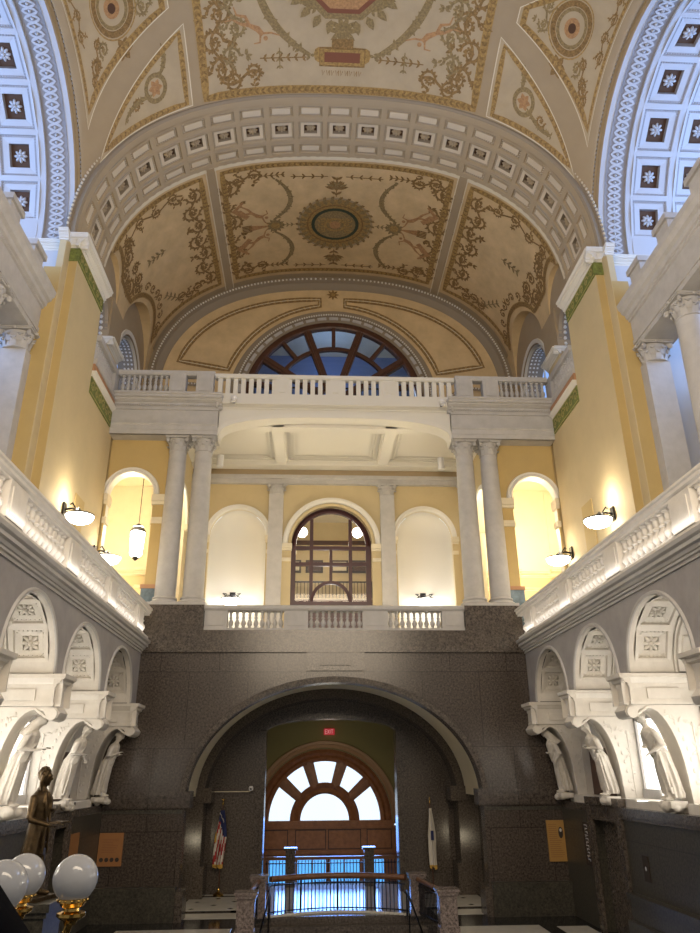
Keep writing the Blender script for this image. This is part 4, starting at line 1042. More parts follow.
# upper gallery: flat parapet in the middle
t = thing('stone_balustrade', 'long white parapet with flat square balusters below the fan window', 'balustrade', (0, 20.15, 13.95))
mb = MB(); mb.box((-3.75, -.1, 0), (3.75, .1, .12)); mb.build('plinth', WHT, t)
mb = MB(); linesweep(mb, (-3.75, 0, .66), (3.75, 0, .66), (0, 1, 0), [(-.1, 0), (.1, 0), (.14, .04), (.14, .13), (-.14, .13), (-.14, .04)]); mb.build('rail', WHT, t)
bm = MB(); bm.box((-.07, -.06, 0), (.07, .06, .54)); o_ = bm.build('baluster', WHT); FB = o_.data; bpy.data.objects.remove(o_)
for k in range(31):
    x = -3.6+k*.24
    if k in (8, 15, 22): pedestal(t, (x-.18, -.09, .12), (x+.18, .09, .66), WHT)
    else: put(FB, 'baluster', t, (x, 0, .12))
for sg, nm in ((-1, 'left'), (1, 'right')):
    t = thing('stone_balustrade', 'short grey balustrade with turned balusters at the %s end of the upper gallery' % nm, 'balustrade', (sg*5.3, 20.0, 13.95), 'end balustrades of the upper gallery')
    xa, xb = sorted((sg*-1.55, sg*1.40)); mb = MB(); mb.box((xa, -.12, 0), (xb, .12, .07)); mb.build('plinth', LST, t)
    mb = MB(); linesweep(mb, (xa, 0, .63), (xb, 0, .63), (0, 1, 0), [(-.12, 0), (.12, 0), (.16, .05), (.16, .14), (-.16, .14), (-.16, .05)]); mb.build('rail', LST, t)
    for (a, b) in ((3.78, 4.3), (4.62, 5.12)):
        a -= 5.3; b -= 5.3; x0, x1 = sorted((sg*a, sg*b)); pedestal(t, (x0, -.15, .0), (x1, .15, .78), LST)
    for k in range(9): put(BM3, 'baluster', t, (sg*(5.24+k*.165-5.3), 0, .07))
    t = thing('stone_balustrade', 'grey balustrade turning along the %s side opening of the upper gallery' % nm, 'balustrade', (sg*6.85, 19.0, 13.74), 'side balustrades of the upper gallery')
    mb = MB(); mb.box((-.1, -1.1, 0), (.12, 1.15, .2)); mb.build('plinth', LST, t)
    mb = MB(); mb.box((-.12, -1.1, .78), (.14, 1.15, .96)); mb.build('rail', LST, t)
    mb = MB(); mb.box((-.1, .7, .2), (.12, 1.15, .78)); mb.build('pedestal', LST, t)
    for k in range(11): put(BM3, 'baluster', t, (0, -1.02+k*.16, .2))

# ================================================================== side walls with niches
RD3 = rosette_mesh(.19, MRB)
PIER = [(7.6, 8.1), (10.55, 11.05), (13.5, 14.0), (16.45, 16.95), (19.4, 20.08)]
NICH = [(9.325, 1.2), (12.275, 1.2), (15.225, 1.2), (18.175, 1.2)]
for sg, nm in ((-1, 'left'), (1, 'right')):
    T = TY(sg); mb = MB()
    archwall(mb, T, 7.6, 20.08, 4.84, 6.3, 5.2, 5.26, [(c, r, 4.84, 4.86, 1.14) for c, r in NICH], 0, 1, 36)
    for c, r in NICH: arcsweep(mb, T, c, 4.86, r, 1.14, [(0, 5.2), (0, 5.17), (.05, 5.16), (.07, 5.2)], 36, 2)
    linesweep(mb, (sg*5.2, 7.6, 6.17), (sg*5.2, 20.08, 6.17), (-sg, 0, 0), [(-.05, 0), (.03, 0), (.03, .05), (.07, .06), (.07, .10), (.10, .11), (.12, .16), (.17, .18), (.17, .24), (.22, .27), (.24, .33), (-.05, .33)], 2)
    mb.box((sg*4.98, 7.6, 6.46), (sg*6.9, 20.08, 6.5), 1)
    mb.box((sg*5.26, 7.6, 6.25), (sg*6.9, 20.08, 6.46), 1)
    # lower granite wall, ledge, dado
    dr = (16.3, 17.95) if sg > 0 else (16.3, 17.3)
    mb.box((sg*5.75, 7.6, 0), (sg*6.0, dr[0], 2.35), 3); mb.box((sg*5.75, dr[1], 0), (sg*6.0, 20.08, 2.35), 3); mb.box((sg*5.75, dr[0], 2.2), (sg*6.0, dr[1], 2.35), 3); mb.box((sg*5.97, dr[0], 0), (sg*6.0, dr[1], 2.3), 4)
    for (a, b) in ((dr[0]-.12, dr[0]+.08), (dr[1]-.08, dr[1]+.16)): mb.box((sg*5.68, a, 0), (sg*5.755, b, 2.49), 4)
    mb.box((sg*5.665, dr[0]-.13, 2.505), (sg*5.84, dr[1]+.17, 2.66), 4); mb.box((sg*5.70, dr[0]+.08, 2.2), (sg*5.745, dr[1]-.08, 2.485), 4)
    mb.box((sg*5.66, 7.6, 2.35), (sg*6.7, dr[0]-.12, 2.5), 4); mb.box((sg*5.70, 7.6, 2.28), (sg*5.78, dr[0]-.12, 2.35), 4); mb.box((sg*5.76, dr[0]-.12, 2.35), (sg*6.7, 20.08, 2.5), 4)
    mb.box((sg*5.60, 7.6, 0), (sg*5.78, dr[0]-.3, .92), 5); mb.box((sg*5.56, 7.6, .90), (sg*5.78, dr[0]-.25, 1.0), 5); mb.box((sg*5.5, 7.6, 0), (sg*5.7, dr[0]-.3, .55), 5)
    # niche rooms : back wall, ceiling vaults, sills
    mb.box((sg*6.45, 7.6, 2.5), (sg*6.6, 20.08, 6.3), 6)
    for (y0, y1) in PIER: pass
    for c, r in NICH:
        mb.box((sg*5.86, c-1.235, 2.493), (sg*6.44, c+1.235, 2.66), 1)
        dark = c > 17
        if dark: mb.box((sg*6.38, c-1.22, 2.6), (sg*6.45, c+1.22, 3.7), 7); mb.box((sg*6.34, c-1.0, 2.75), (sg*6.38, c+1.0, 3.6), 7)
    struct(mb.build('wall_%s_lower' % nm, [LSD, MRB, LST, GRY, GRP, GRB, WHT, WOD2], smooth=30))
    # rosette vaults over the niches
    for q_, (c, r) in enumerate(NICH[1:3]):
        w = struct(bpy.data.objects.new('window_%d' % (10+q_+2*(sg > 0)), None)); C.objects.link(w)
        mb = MB(); mb.box((sg*6.43, c-1.16, 2.84), (sg*6.445, c+1.16, 4.22)); mb.build('pane', GLW, w)
        mb = MB(); mb.box((sg*6.36, c-1.22, 2.66), (sg*6.44, c+1.22, 2.84)); mb.box((sg*6.38, c-1.22, 4.2), (sg*6.44, c+1.22, 4.32)); mb.box((sg*6.38, c-1.22, 2.66), (sg*6.44, c-1.15, 4.3)); mb.box((sg*6.38, c+1.15, 2.66), (sg*6.44, c+1.22, 4.3)); mb.build('window_frame', LST, w)
    for c, r in NICH[0:]:
        mb = MB()
        def F3(s, x, off=0, sg=sg, c=c):
            t = s/1.17; return Vector((sg*x, c+(1.19-off)*sin(t), 4.86+(1.13-off)*cos(t)))
        SN = 1.17*PI/2
        cents = coffer_band(mb, F3, -SN, SN, [(5.30, 5.98, 'sq')], .66)
        mb.grid(lambda u, v: F3(-SN+2*SN*u, 5.22+.08*v, 0), 30, 1, 0); mb.grid(lambda u, v: F3(-SN+2*SN*u, 5.98+.04*v, 0), 30, 1, 0)
        arcsweep(mb, T, c, 4.86, 1.19, 1.13, [(0, 6.02), (-.05, 6.02), (-.05, 6.06), (-.12, 6.06), (-.12, 6.45)], 30, 0)
        for k in range(-2, 3):
            t0, t1 = PI/2+k*.56-.2, PI/2+k*.56+.2; arcsweep(mb, T, c, 4.86, 1.19, 1.13, [(-.12, 6.12), (-.15, 6.14), (-.15, 6.36), (-.12, 6.38)], 5, 0, t0, t1)
        o = struct(mb.build('ceiling', [MRB, MRB, MRB, MRB], smooth=40))
        place_rosettes(o, F3, cents, RD3, -.11)
    # piers: entablature block, scroll bracket
    for (y0, y1) in PIER:
        mb = MB(); yc = (y0+y1)/2; TS = lambda u, d, z: (sg*u, d, z)
        mb.box((sg*5.12, y0, 4.3), (sg*6.45, y1, 4.84))
        pr = [(-.03, 0), (.02, 0), (.02, .06), (.008, .07), (.008, .30), (.03, .34), (.03, .37), (.09, .40), (.10, .44), (.16, .47), (.17, .54), (-.03, .54)]
        linesweep(mb, (sg*5.12, y0-.08, 4.3), (sg*5.12, y1+.08, 4.3), (-sg, 0, 0), pr)
        linesweep(mb, (sg*5.0, y0, 4.3), (sg*6.45, y0, 4.3), (0, -1, 0), [(a*.55, b) for a, b in pr])
        if y1 < 20: linesweep(mb, (sg*5.0, y1, 4.3), (sg*6.45, y1, 4.3), (0, 1, 0), [(a*.55, b) for a, b in pr])
        mb.box((sg*5.45, y0-.035, 4.40), (sg*6.05, y0, 4.58))
        # curved bracket profile (x,z)
        poly = [(6.445, 4.29), (6.445, 2.42), (6.0, 2.33), (5.98, 2.9)]
        for k in range(11):
            a = PI/2*k/10; poly.append((5.42+.55*cos(a), 2.9+1.36*sin(a)))
        poly += [(5.27, 4.22), (5.22, 4.10), (5.13, 4.06), (5.03, 4.12), (5.0, 4.2), (5.08, 4.3)]
        mb.prism(poly, TS, y0+.02, y1-.02)
        # raised rim of the curve, small frieze leaves
        for yy in (y0+.02, y1-.02):
            mb.tube([(sg*(5.43+.55*cos(PI/2*k/10)), yy, 2.9+1.36*sin(PI/2*k/10)) for k in range(11)]+[(sg*5.22, yy, 4.12)], .025, 5)
            mb.tube([(sg*(5.13+.085*(1-k/22)*cos(k*.55+PI)), yy-.0, 4.17+.085*(1-k/22)*sin(k*.55)) for k in range(20)], .017, 5)
        mb.tube([(sg*5.13, y0-.02, 4.17), (sg*5.13, y1+.02, 4.17)], .10, 14)
        for k in range(7):
            x = 5.75+.13*k*.9; z = 4.12-.04*k
            mb.ball((sg*x, y0+.015, z), (.07, .012, .03), 6, 4, 0, Matrix.Rotation(k*1.1, 3, 'Y'))
        for k in range(9): mb.ball((sg*(6.2+.06*sin(k*1.7)), y0+.015, 3.95-.16*k), (.05, .012, .03), 6, 4, 0, Matrix.Rotation(k*1.9, 3, 'Y'))
        mb.tube([(sg*6.2, y0+.01, 4.0), (sg*6.22, y0+.01, 2.6)], .012, 4)
        for k in range(11):
            a = PI/2*(k+.5)/11; mb.ball((sg*(5.55+.56*cos(a)), y0+.015, 2.9+1.36*sin(a)) if k < 9 else (sg*6.2, y0+.015, 2.6+.1*k), (.03, .012, .045), 6, 4)
        struct(mb.build('trim_%d' % (8+len([1 for o in bpy.data.objects if o.name.startswith('trim_') and int(o.name[5:].split('.')[0]) >= 8])), MRB, smooth=40))
# small lettering over the right doorway (worn, only strokes can be made out)
mb = MB()
for k in range(9):
    y = 16.75+k*.155
    mb.box((5.685, y-.012, 2.28), (5.70, y+.012, 2.44)); 
    if k % 2: mb.box((5.685, y, 2.42), (5.70, y+.07, 2.44))
    if k % 3 == 0: mb.box((5.685, y, 2.35), (5.70, y+.06, 2.37))
tag(mb.build('door_lettering', INK), 'worn raised lettering over the stone doorway in the right wall', 'lettering')

# ================================================================== marble statues
def bend(mb, n0, fn):
    for i in range(n0, len(mb.v)): mb.v[i] = tuple(fn(Vector(mb.v[i])))
def hand(mb, p, d, r=0.034, spread=None):
    """palm and five bent fingers at p, pointing along d"""
    p = Vector(p); d = Vector(d).normalized(); up = Vector((0,0,1)) if abs(d.z) < .8 else Vector((0,1,0))
    s = d.cross(up).normalized(); n = s.cross(d).normalized()
    q = Matrix((s, d, n)).transposed(); mb.ball(p+d*.035, (.032, .042, .015), 8, 6, 0, q)
    for k, L in enumerate((.05, .062, .065, .058)):
        b = p+d*.066+s*((k-1.5)*.017); mb.tube([b, b+d*L*.5-n*.006, b+d*L*.85-n*.026], [.0085, .008, .006], 6)
    b = p+d*.02-s*.03; mb.tube([b, b-s*.028+d*.02, b-s*.03+d*.048-n*.01], [.010, .009, .007], 6)
def head(mb, c, yaw=0.0, pitch=0.0, S=1.0, beard=False):
    n0 = len(mb.v)
    mb.ball((0, 0, 0), (.072, .088, .10), 18, 14); mb.ball((0, .018, -.055), (.052, .062, .055), 12, 9)
    mb.tube([(0, .082, .02), (0, .106, -.018)], [.010, .017], 6); mb.ball((0, .10, -.02), (.016, .014, .010), 8, 6)
    mb.ball((0, .082, .034), (.056, .014, .011), 8, 6)
    for s in (-1, 1): mb.ball((s*.029, .079, .012), (.014, .010, .008), 8, 6); mb.ball((s*.072, -.002, -.004), (.011, .02, .03), 8, 6)
    mb.ball((0, .083, -.052), (.024, .012, .006), 8, 6); mb.ball((0, .080, -.064), (.020, .012, .006), 8, 6); mb.ball((0, .07, -.092), (.022, .02, .016), 8, 6)
    if beard: mb.ball((0, .062, -.11), (.045, .035, .06), 10, 8)
    R_ = Matrix.Rotation(yaw, 3, 'Z') @ Matrix.Rotation(-pitch, 3, 'X')
    bend(mb, n0, lambda v: R_ @ (v*S)+Vector(c)); return R_
def hairdo(c, R_, kind, m, parent, S=1.0, seed=1):
    rnd = random.Random(seed); mb = MB()
    mb.ball((0, -.016, .026), (.082, .088, .092), 16, 12)
    if kind == 'bun': mb.ball((0, -.10, .02), .04, 10, 8)
    if kind == 'veil':
        mb.ball((0, -.03, .0), (.092, .088, .12), 14, 10); mb.tube([(0, -.05, -.02), (0, -.07, -.15), (0, -.09, -.32)], [.085, .10, .13], 12)
    if kind == 'long':
        for s in (-1, 1): mb.tube([(s*.07, .0, .02), (s*.082, -.01, -.07), (s*.07, .01, -.17)], [.028, .026, .014], 8)
    for k in range(46 if kind != 'veil' else 0):
        a = rnd.uniform(.9, 5.4)+PI/2; e = rnd.uniform(-.3, 1.3); mb.ball((.078*cos(a)*cos(e), -.014+.082*sin(a)*cos(e), .03+.085*sin(e)), rnd.uniform(.014, .022), 6, 5)
    # keep the face clear
    bend(mb, 0, lambda v: R_ @ (Vector((v.x, min(v.y, .045+.5*max(0, v.z-.06)), v.z))*S)+Vector(c))
    o = mb.build('hair', m, parent, smooth=60); md = o.modifiers.new('m', 'REMESH'); md.mode = 'VOXEL'; md.voxel_size = .008; md.use_smooth_shade = True
    return o
def remesh(o, vs, sm=2):
    md = o.modifiers.new('m', 'REMESH'); md.mode = 'VOXEL'; md.voxel_size = vs; md.use_smooth_shade = True
    if sm: s = o.modifiers.new('s', 'SMOOTH'); s.factor = .5; s.iterations = sm
def marble_statue(label, loc, rz, arms, hairk, pitch=.5, lean0=.30, seed=1, book=False, veil=False, beard=False, yaw=0):
    t = thing('marble_statue', label, 'statue', loc, 'marble statues under the wall brackets', rz)
    rnd = random.Random(seed); mb = MB(); ph = rnd.uniform(0, 6); lean = lean0+.06; t.scale = (1.14, 1.12, .95)
    secs = [(.05, .0, .16, .13, .020), (.12, .0, .165, .14, .022), (.3, .0, .155, .13, .020), (.5, .0, .155, .125, .018), (.70, .0, .16, .12, .014), (.86, -.01, .165, .12, .010), (.95, .0, .145, .105, .010), (1.04, .01, .135, .10, .008), (1.16, .01, .165, .115, .007), (1.26, .0, .175, .105, .005), (1.32, -.01, .13, .085, .002), (1.36, -.01, .055, .055, 0), (1.43, -.0, .045, .048, 0)]
    n0 = len(mb.v); SEG = 56
    for (z, cy, rx, ry, fo) in secs:
        for i in range(SEG):
            a = 2*PI*i/SEG; f = 1+fo/.15*(sin(a*9+ph+z*2.5)+.55*sin(a*15+ph*2-z*3)+.5*sin(a*4-z*5+ph))
            mb.v.append((rx*f*cos(a), cy+ry*f*sin(a), z))
    for j in range(len(secs)-1):
        for i in range(SEG):
            i2 = (i+1) % SEG; mb.f.append((n0+j*SEG+i, n0+j*SEG+i2, n0+(j+1)*SEG+i2, n0+(j+1)*SEG+i)); mb.m.append(0)
    mb.f.append(tuple(n0+i for i in reversed(range(SEG)))); mb.m.append(0); mb.f.append(tuple(n0+(len(secs)-1)*SEG+i for i in range(SEG))); mb.m.append(0)
    # mantle: overlapping sash and hanging folds
    for k in range(7):
        o_ = k*.022
        mb.tube([(-.16, .06, 1.24-o_), (-.06, .12, 1.14-o_*1.4), (.07, .13, 1.0-o_*1.6), (.155, .05, .88-o_)], .014, 6)
    for k in range(9):
        x = -.13+k*.033; mb.tube([(x, .115-abs(x)*.25, .86-.05*(k % 3)), (x*1.08, .135-abs(x)*.2, .55), (x*1.15+.02*sin(k), .13-abs(x)*.2, .12+.04*(k % 2))], [.009, .016, .02], 6)
    for k in range(5): mb.tube([(-.15, .02+.02*k, .92), (-.02, .13, .80-k*.04), (.14, .07, .95-.02*k)], .012, 5)
    for s in (-1, 1): mb.ball((s*.06, .06, 1.17), (.055, .05, .055), 10, 8)      # chest
    for s in (-1, 1): mb.ball((s*.165, -.0, 1.25), (.055, .06, .06), 10, 8)      # shoulders
    for (s, e, h, hd) in arms:
        sh = Vector((s*.175, 0, 1.25)); mb.tube([sh, Vector(e)], [.056, .046], 10); mb.tube([Vector(e), Vector(h)], [.044, .024], 10)
        mb.tube([sh+Vector((s*.01, 0, .0)), Vector(e)+Vector((0, -.01, -.02))], [.066, .062], 10); hand(mb, h, hd)
    # feet
    for s in (-1, 1): mb.ball((s*.065, .13, .035), (.036, .085, .035), 8, 6)
    hc = (0, .01, 1.52)
    def B(v): z = max(0, v.z); f = (z/1.6); return Vector((v.x, v.y+lean*f**1.7-.02, v.z-lean*.25*f**2))
    R_ = head(mb, hc, yaw, pitch, .98, beard); bend(mb, 0, B)
    o = mb.build('body', STA, t); remesh(o, .0105, 2)
    hcb = B(Vector(hc)); hairdo(hcb, R_, hairk, STA, t, .98, seed)
    if book:
        mb = MB(); bx_ = B(Vector((.05, .27, 1.02))); mb.box((bx_.x-.10, bx_.y-.05, bx_.z-.012), (bx_.x+.10, bx_.y+.10, bx_.z+.012)); mb.build('tablet', STA, t)
    # plinth of rocky carving
    mb = MB()
    for k in range(16): mb.ball((rnd.uniform(-.17, .17), rnd.uniform(-.06, .17), -.06+rnd.uniform(-.07, .02)), rnd.uniform(.06, .09), 7, 5)
    mb.box((-.19, -.12, -.12), (.19, .16, .0)); o = mb.build('plinth', STA, t); remesh(o, .02, 1)
    return t
SX = 5.76
A_fold = [(-1, (-.25, .04, 1.02), (-.03, .19, 1.04), (1, .1, .1)), (1, (.25, .04, 1.0), (.06, .2, 1.10), (-1, .1, .2))]
A_low = [(-1, (-.24, .02, 1.0), (-.10, .20, .86), (.4, .5, -.4)), (1, (.25, .05, 1.0), (.07, .2, .97), (-1, .3, 0))]
A_book = [(-1, (-.25, .03, 1.0), (-.04, .24, 1.0), (.6, .6, 0)), (1, (.24, .02, 1.0), (.14, .22, .98), (-.2, 1, .1))]
A_side = [(-1, (-.25, .0, .99), (-.2, .14, .78), (.1, .3, -1)), (1, (.25, .03, 1.0), (.02, .19, 1.02), (-1, .2, 0))]
zst = 2.70
marble_statue('white marble statue holding a flat tablet, nearest and largest on the left wall', (-SX, 13.75, zst), -PI/2, A_book, 'veil', .45, .34, 3, book=True)
marble_statue('white marble statue with long folded robe, middle one of the left wall', (-SX, 16.70, zst), -PI/2, A_low, 'long', .5, .32, 5, beard=True)
marble_statue('shadowed marble statue with crossed arms at the far end of the left wall', (-SX, 19.66, zst), -PI/2, A_fold, 'bun', .35, .30, 8)
marble_statue('marble statue of a bowed woman with bare arm, nearest on the right wall', (SX, 13.75, zst), PI/2, A_low, 'bun', .75, .34, 11)
marble_statue('white marble statue clasping folded drapery at the chest, middle one of the right wall', (SX, 16.70, zst), PI/2, A_fold, 'long', .55, .32, 14)
marble_statue('shadowed marble statue in a short mantle at the far end of the right wall', (SX, 19.66, zst), PI/2, A_side, 'veil', .5, .30, 17)

# ================================================================== bronze statue on its pedestal
t = thing('bronze_statue', 'dark bronze statue of a man in a long coat holding an open book', 'statue', (-4.60, 12.0, 1.64), None, -PI/2-.25)
mb = MB()
def oval(mb, secs, SEG=32, ph=0, fr=7):
    n0 = len(mb.v)
    for (z, cx_, cy_, rx, ry, fo) in secs:
        for i in range(SEG):
            a = 2*PI*i/SEG; f = 1+fo*(sin(a*fr+ph+z*3)+.5*sin(a*11-z*4)); mb.v.append((cx_+rx*f*cos(a), cy_+ry*f*sin(a), z))
    for j in range(len(secs)-1):
        for i in range(SEG):
            i2 = (i+1) % SEG; mb.f.append((n0+j*SEG+i, n0+j*SEG+i2, n0+(j+1)*SEG+i2, n0+(j+1)*SEG+i)); mb.m.append(0)
    mb.f.append(tuple(n0+i for i in reversed(range(SEG)))); mb.m.append(0); mb.f.append(tuple(n0+(len(secs)-1)*SEG+i for i in range(SEG))); mb.m.append(0)
for s, fy in ((-1, .10), (1, -.06)):       # legs and shoes, one foot forward
    oval(mb, [(.05, s*.09, fy*.9, .048, .055, 0), (.25, s*.085, fy*.8, .062, .07, .02), (.42, s*.08, fy*.6, .058, .065, .02), (.6, s*.075, fy*.4, .075, .08, .02), (.8, s*.06, 0, .085, .09, 0)], 16)
    mb.ball((s*.10, fy+.06, .03), (.042, .115, .04), 10, 7)
oval(mb, [(.50, 0, -.02, .20, .155, .05), (.62, 0, -.01, .185, .145, .045), (.8, 0, 0, .165, .13, .03), (.95, 0, 0, .145, .115, .015), (1.08, 0, .0, .155, .12, .01), (1.2, 0, -.005, .185, .12, .006), (1.29, 0, -.01, .185, .10, 0), (1.34, 0, -.01, .11, .075, 0), (1.38, 0, -.005, .055, .058, 0), (1.44, 0, 0, .05, .055, 0)], 40, 1.0)
for s in (-1, 1):
    mb.tube([(s*.035, .085, 1.33), (s*.075, .13, 1.18), (s*.04, .15, .95), (s*.06, .17, .52)], [.016, .022, .018, .02], 7)
    mb.tube([(s*.03, .05, 1.36), (s*.07, .0, 1.37), (s*.03, -.06, 1.37)], .018, 6); mb.ball((s*.185, -.005, 1.24), (.06, .065, .065), 10, 8)
for k in range(4): mb.ball((.0, .125, 1.16-k*.08), .010, 6, 5)
mb.tube([(-.19, 0, 1.24), (-.27, .0, 1.0)], [.06, .052], 10); mb.tube([(-.27, .0, 1.0), (-.10, .16, 1.08)], [.05, .032], 10); hand(mb, (-.10, .16, 1.08), (1, .25, .4))
mb.tube([(.19, 0, 1.24), (.26, .02, .98)], [.06, .052], 10); mb.tube([(.26, .02, .98), (.20, .30, .90)], [.05, .032], 10); hand(mb, (.20, .30, .90), (-.1, 1, -.1))
R_ = head(mb, (0, .02, 1.53), .25, .12, 1.02)
o = mb.build('body', BRZ, t); remesh(o, .011, 1); hairdo((0, .02, 1.535), R_, 'long', BRZ, t, 1.15, 4)
mb = MB(); mb.box((.09, .36, .935), (.20, .56, .955)); mb.box((.205, .36, .93), (.32, .56, .95)); mb.build('book', BRZ, t)
mb = MB(); mb.box((-.27, -.27, -.05), (.27, .30, 0)); mb.build('base_plate', BRZ, t)
t = thing('statue_pedestal', 'dark granite pedestal under the bronze statue, by the left wall', 'pedestal', (-4.60, 12.0, 0))
mb = MB(); mb.box((-.38, -.38, .25), (.38, .38, 1.42)); mb.build('shaft', GRB, t)
mb = MB(); mb.box((-.5, -.5, 0), (.5, .5, .18)); mb.box((-.44, -.44, .18), (.44, .44, .25)); mb.build('base', GRB, t)
mb = MB(); mb.box((-.42, -.42, 1.42), (.42, .42, 1.49)); mb.box((-.46, -.46, 1.49), (.46, .46, 1.59)); mb.build('cap', GRB, t)

# ================================================================== side colonnades
colS = make_column(7.0, 12.92, .33, 'tall round column of the left upper colonnade, its scrolled capital cut by the frame', None, (-7.66, 13.25))
dup(colS, (7.66, 13.25, 7.0), label='tall round column of the right upper colonnade beside the grey pilaster')
dup(colS, (-7.66, 10.9, 7.0), label='round column of the left upper colonnade farther toward the viewer')
dup(colS, (7.66, 10.9, 7.0), label='round column of the right upper colonnade farther toward the viewer')
for sg, nm in ((-1, 'left'), (1, 'right')):
    mb = MB(); x0, x1 = 7.36, 8.2
    mb.box((sg*x0, 8.3, 12.92), (sg*x1, 15.27, 13.8)); mb.box((sg*(x0-.03), 8.3, 13.05), (sg*x0, 15.27, 13.16))
    linesweep(mb, (sg*x0, 8.3, 13.70), (sg*x0, 15.27, 13.70), (-sg, 0, 0), [(-.05, 0), (.05, .03), (.05, .08), (.1, .1), (.12, .2), (.2, .24), (.22, .32), (.27, .36), (.29, .5), (-.05, .5)])
    mb.box((sg*(x0-.2), 8.3, 14.15), (sg*8.4, 15.27, 14.2)); mb.box((sg*7.5, 8.3, 14.2), (sg*8.1, 15.27, 14.5))
    for y in (9.6, 11.4, 13.0, 14.5): mb.box((sg*7.32, y-.28, 14.2), (sg*8.2, y+.28, 14.95)); mb.box((sg*7.26, y-.34, 14.8), (sg*8.2, y+.34, 14.95))
    # respond pilaster
    mb.box((sg*7.40, 14.95, 7.0), (sg*8.0, 15.27, 12.4)); capital(mb, (sg*7.7, 15.1, 12.4), .30, .52, .75)
    mb.box((sg*7.34, 14.9, 7.0), (sg*8.06, 15.27, 7.3))
    struct(mb.build('trim_%d' % (30+(sg > 0)), LST, smooth=40))

# ================================================================== loggia door and the lit room behind
w = struct(bpy.data.objects.new('door_1', None)); C.objects.link(w)
mb = MB(); cx, zc, T = -.02, 10.5, TX()
arcsweep(mb, T, cx, zc, 1.22, 1.22, [(0, 24.56), (0, 24.5), (.07, 24.47), (.14, 24.52), (.18, 24.5), (.18, 24.64), (0, 24.64)], 40, 0, closed=True)
for sg in (-1, 1):
    mb.box((cx+sg*1.22, 24.5, 6.6), (cx+sg*1.40, 24.64, zc)); zt = zc+1.2*math.sqrt(1-(.68/1.22)**2)
    mb.box((cx+sg*.62, 24.52, 6.6), (cx+sg*.74, 24.62, zt))
for z, x, h in ((10.44, 1.22, .06), (9.86, 1.22, .06), (8.5, 1.22, .06)): mb.box((cx-x, 24.51, z-h), (cx+x, 24.63, z+h))
mb.box((cx-.05, 24.52, 9.2), (cx+.05, 24.62, 10.44))
arcsweep(mb, T, cx, 8.55, .60, .62, [(-.0, 24.52), (.10, 24.50), (.10, 24.63), (0, 24.63)], 24, 0, closed=True)
mb.build('door_frame', WOD3, w, smooth=30)
mb = MB(); mb.box((cx-1.3, 24.55, 6.6), (cx+1.3, 24.6, 8.46))
for a, b in ((-1.18, -.78), (-.58, -.05), (.05, .58), (.78, 1.18)): mb.box((cx+a, 24.53, 6.8), (cx+b, 24.62, 8.38))
mb.build('door_panel', WOD3, w)
mb = MB(); mb.face([T(cx+1.25*cos(PI*i/24), 24.57, zc+1.25*sin(PI*i/24)) for i in range(25)]); mb.face([T(cx-1.25, 24.57, 8.5), T(cx+1.25, 24.57, 8.5), T(cx+1.25, 24.57, zc), T(cx-1.25, 24.57, zc)]); mb.build('pane', GLS, w)
mb = MB()
for sg in (-1, 1): mb.box((sg*2.0, 24.6, 6.5), (sg*2.1, 31, 13.6), 0)
mb.box((-2.1, 30.9, 6.5), (2.1, 31.0, 13.6), 0); mb.box((-2.1, 24.6, 13.5), (2.1, 31, 13.6), 1); mb.box((-2.1, 24.55, 12.2), (-1.5, 24.65, 13.5), 0)
mb.box((-2.0, 30.7, 12.45), (2.0, 30.9, 12.6), 2); mb.box((-2.0, 30.3, 9.7), (2.0, 30.9, 9.95), 1)
mb.box((-2.0, 30.2, 9.0), (2.0, 30.3, 9.7), 2); mb.box((-2.0, 29.6, 9.62), (2.0, 29.7, 9.75), 2)
for k, x in enumerate((-1.9, -.95, .15, 1.05)):
    mb.box((x, 30.82, 11.2), (x+.75, 30.9, 11.75), 3); mb.box((x+.08, 30.8, 11.28), (x+.67, 30.84, 11.67), 2 if k % 2 else 1)
struct(mb.build('wall_study', [YEL, CRM, WOD2, INK]))
t = thing('gallery_railing', 'thin dark railing of the mezzanine inside the room behind the arched door', 'railing', (0, 30.25, 9.95))
mb = MB(); mb.box((-1.95, -.03, .66), (1.95, .03, .72)); mb.build('handrail', IRON, t)
mb = MB(); [mb.box((-1.9+k*.15, -.012, 0), (-1.875+k*.15, .012, .66)) for k in range(26)]; mb.build('balusters', IRON, t)['kind'] = 'stuff'
for x, wd_ in ((-1.05, 'left'), (.98, 'right')):
    t = thing('globe_pendant', 'round white globe lamp glowing in the %s pane of the arched door' % wd_, 'lamp', (x*1.0, 25.6, 11.35), 'globe pendants behind the arched door')
    mb = MB(); mb.ball((0,0,0), .19, 18, 12); mb.build('globe', LMP, t, smooth=True); mb = MB(); mb.tube([(0,0,.18), (0,0,2.15)], .015, 6); mb.build('rod', BRS, t)

# ================================================================== lamps
def sconce(label, loc, rz, group):
    t = thing('wall_sconce', label, 'lamp', loc, group, rz)
    mb = MB(); mb.lathe([(.02, -.13), (.16, -.12), (.27, -.07), (.33, .02), (.34, .06), (.30, .06)], (0, .42, 0), 24); mb.build('shade', LMP, t, smooth=50)
    mb = MB(); mb.tube([(0, 0, .22), (0, .2, .26), (0, .42, .2), (0, .42, .07)], .025, 6); mb.box((-.10, -.0, .05), (.10, .04, .4)); mb.lathe([(.34, .06), (.355, .06), (.355, .09), (.34, .09)], (0, .42, 0), 24)
    for s in (-1, 1): mb.tube([(s*.32, .42, .08), (s*.2, .36, .2), (s*.3, .3, .3), (s*.18, .22, .3)], .018, 5); mb.tube([(0, .42, .2), (s*.16, .42, .22), (s*.3, .42, .09)], .016, 5)
    mb.build('bracket', IRON, t, smooth=50); return t
sconce('glowing bowl sconce on the left yellow pier, the one nearer the viewer', (-6.8, 17.25, 9.0), -PI/2, 'wall sconces on the yellow piers')
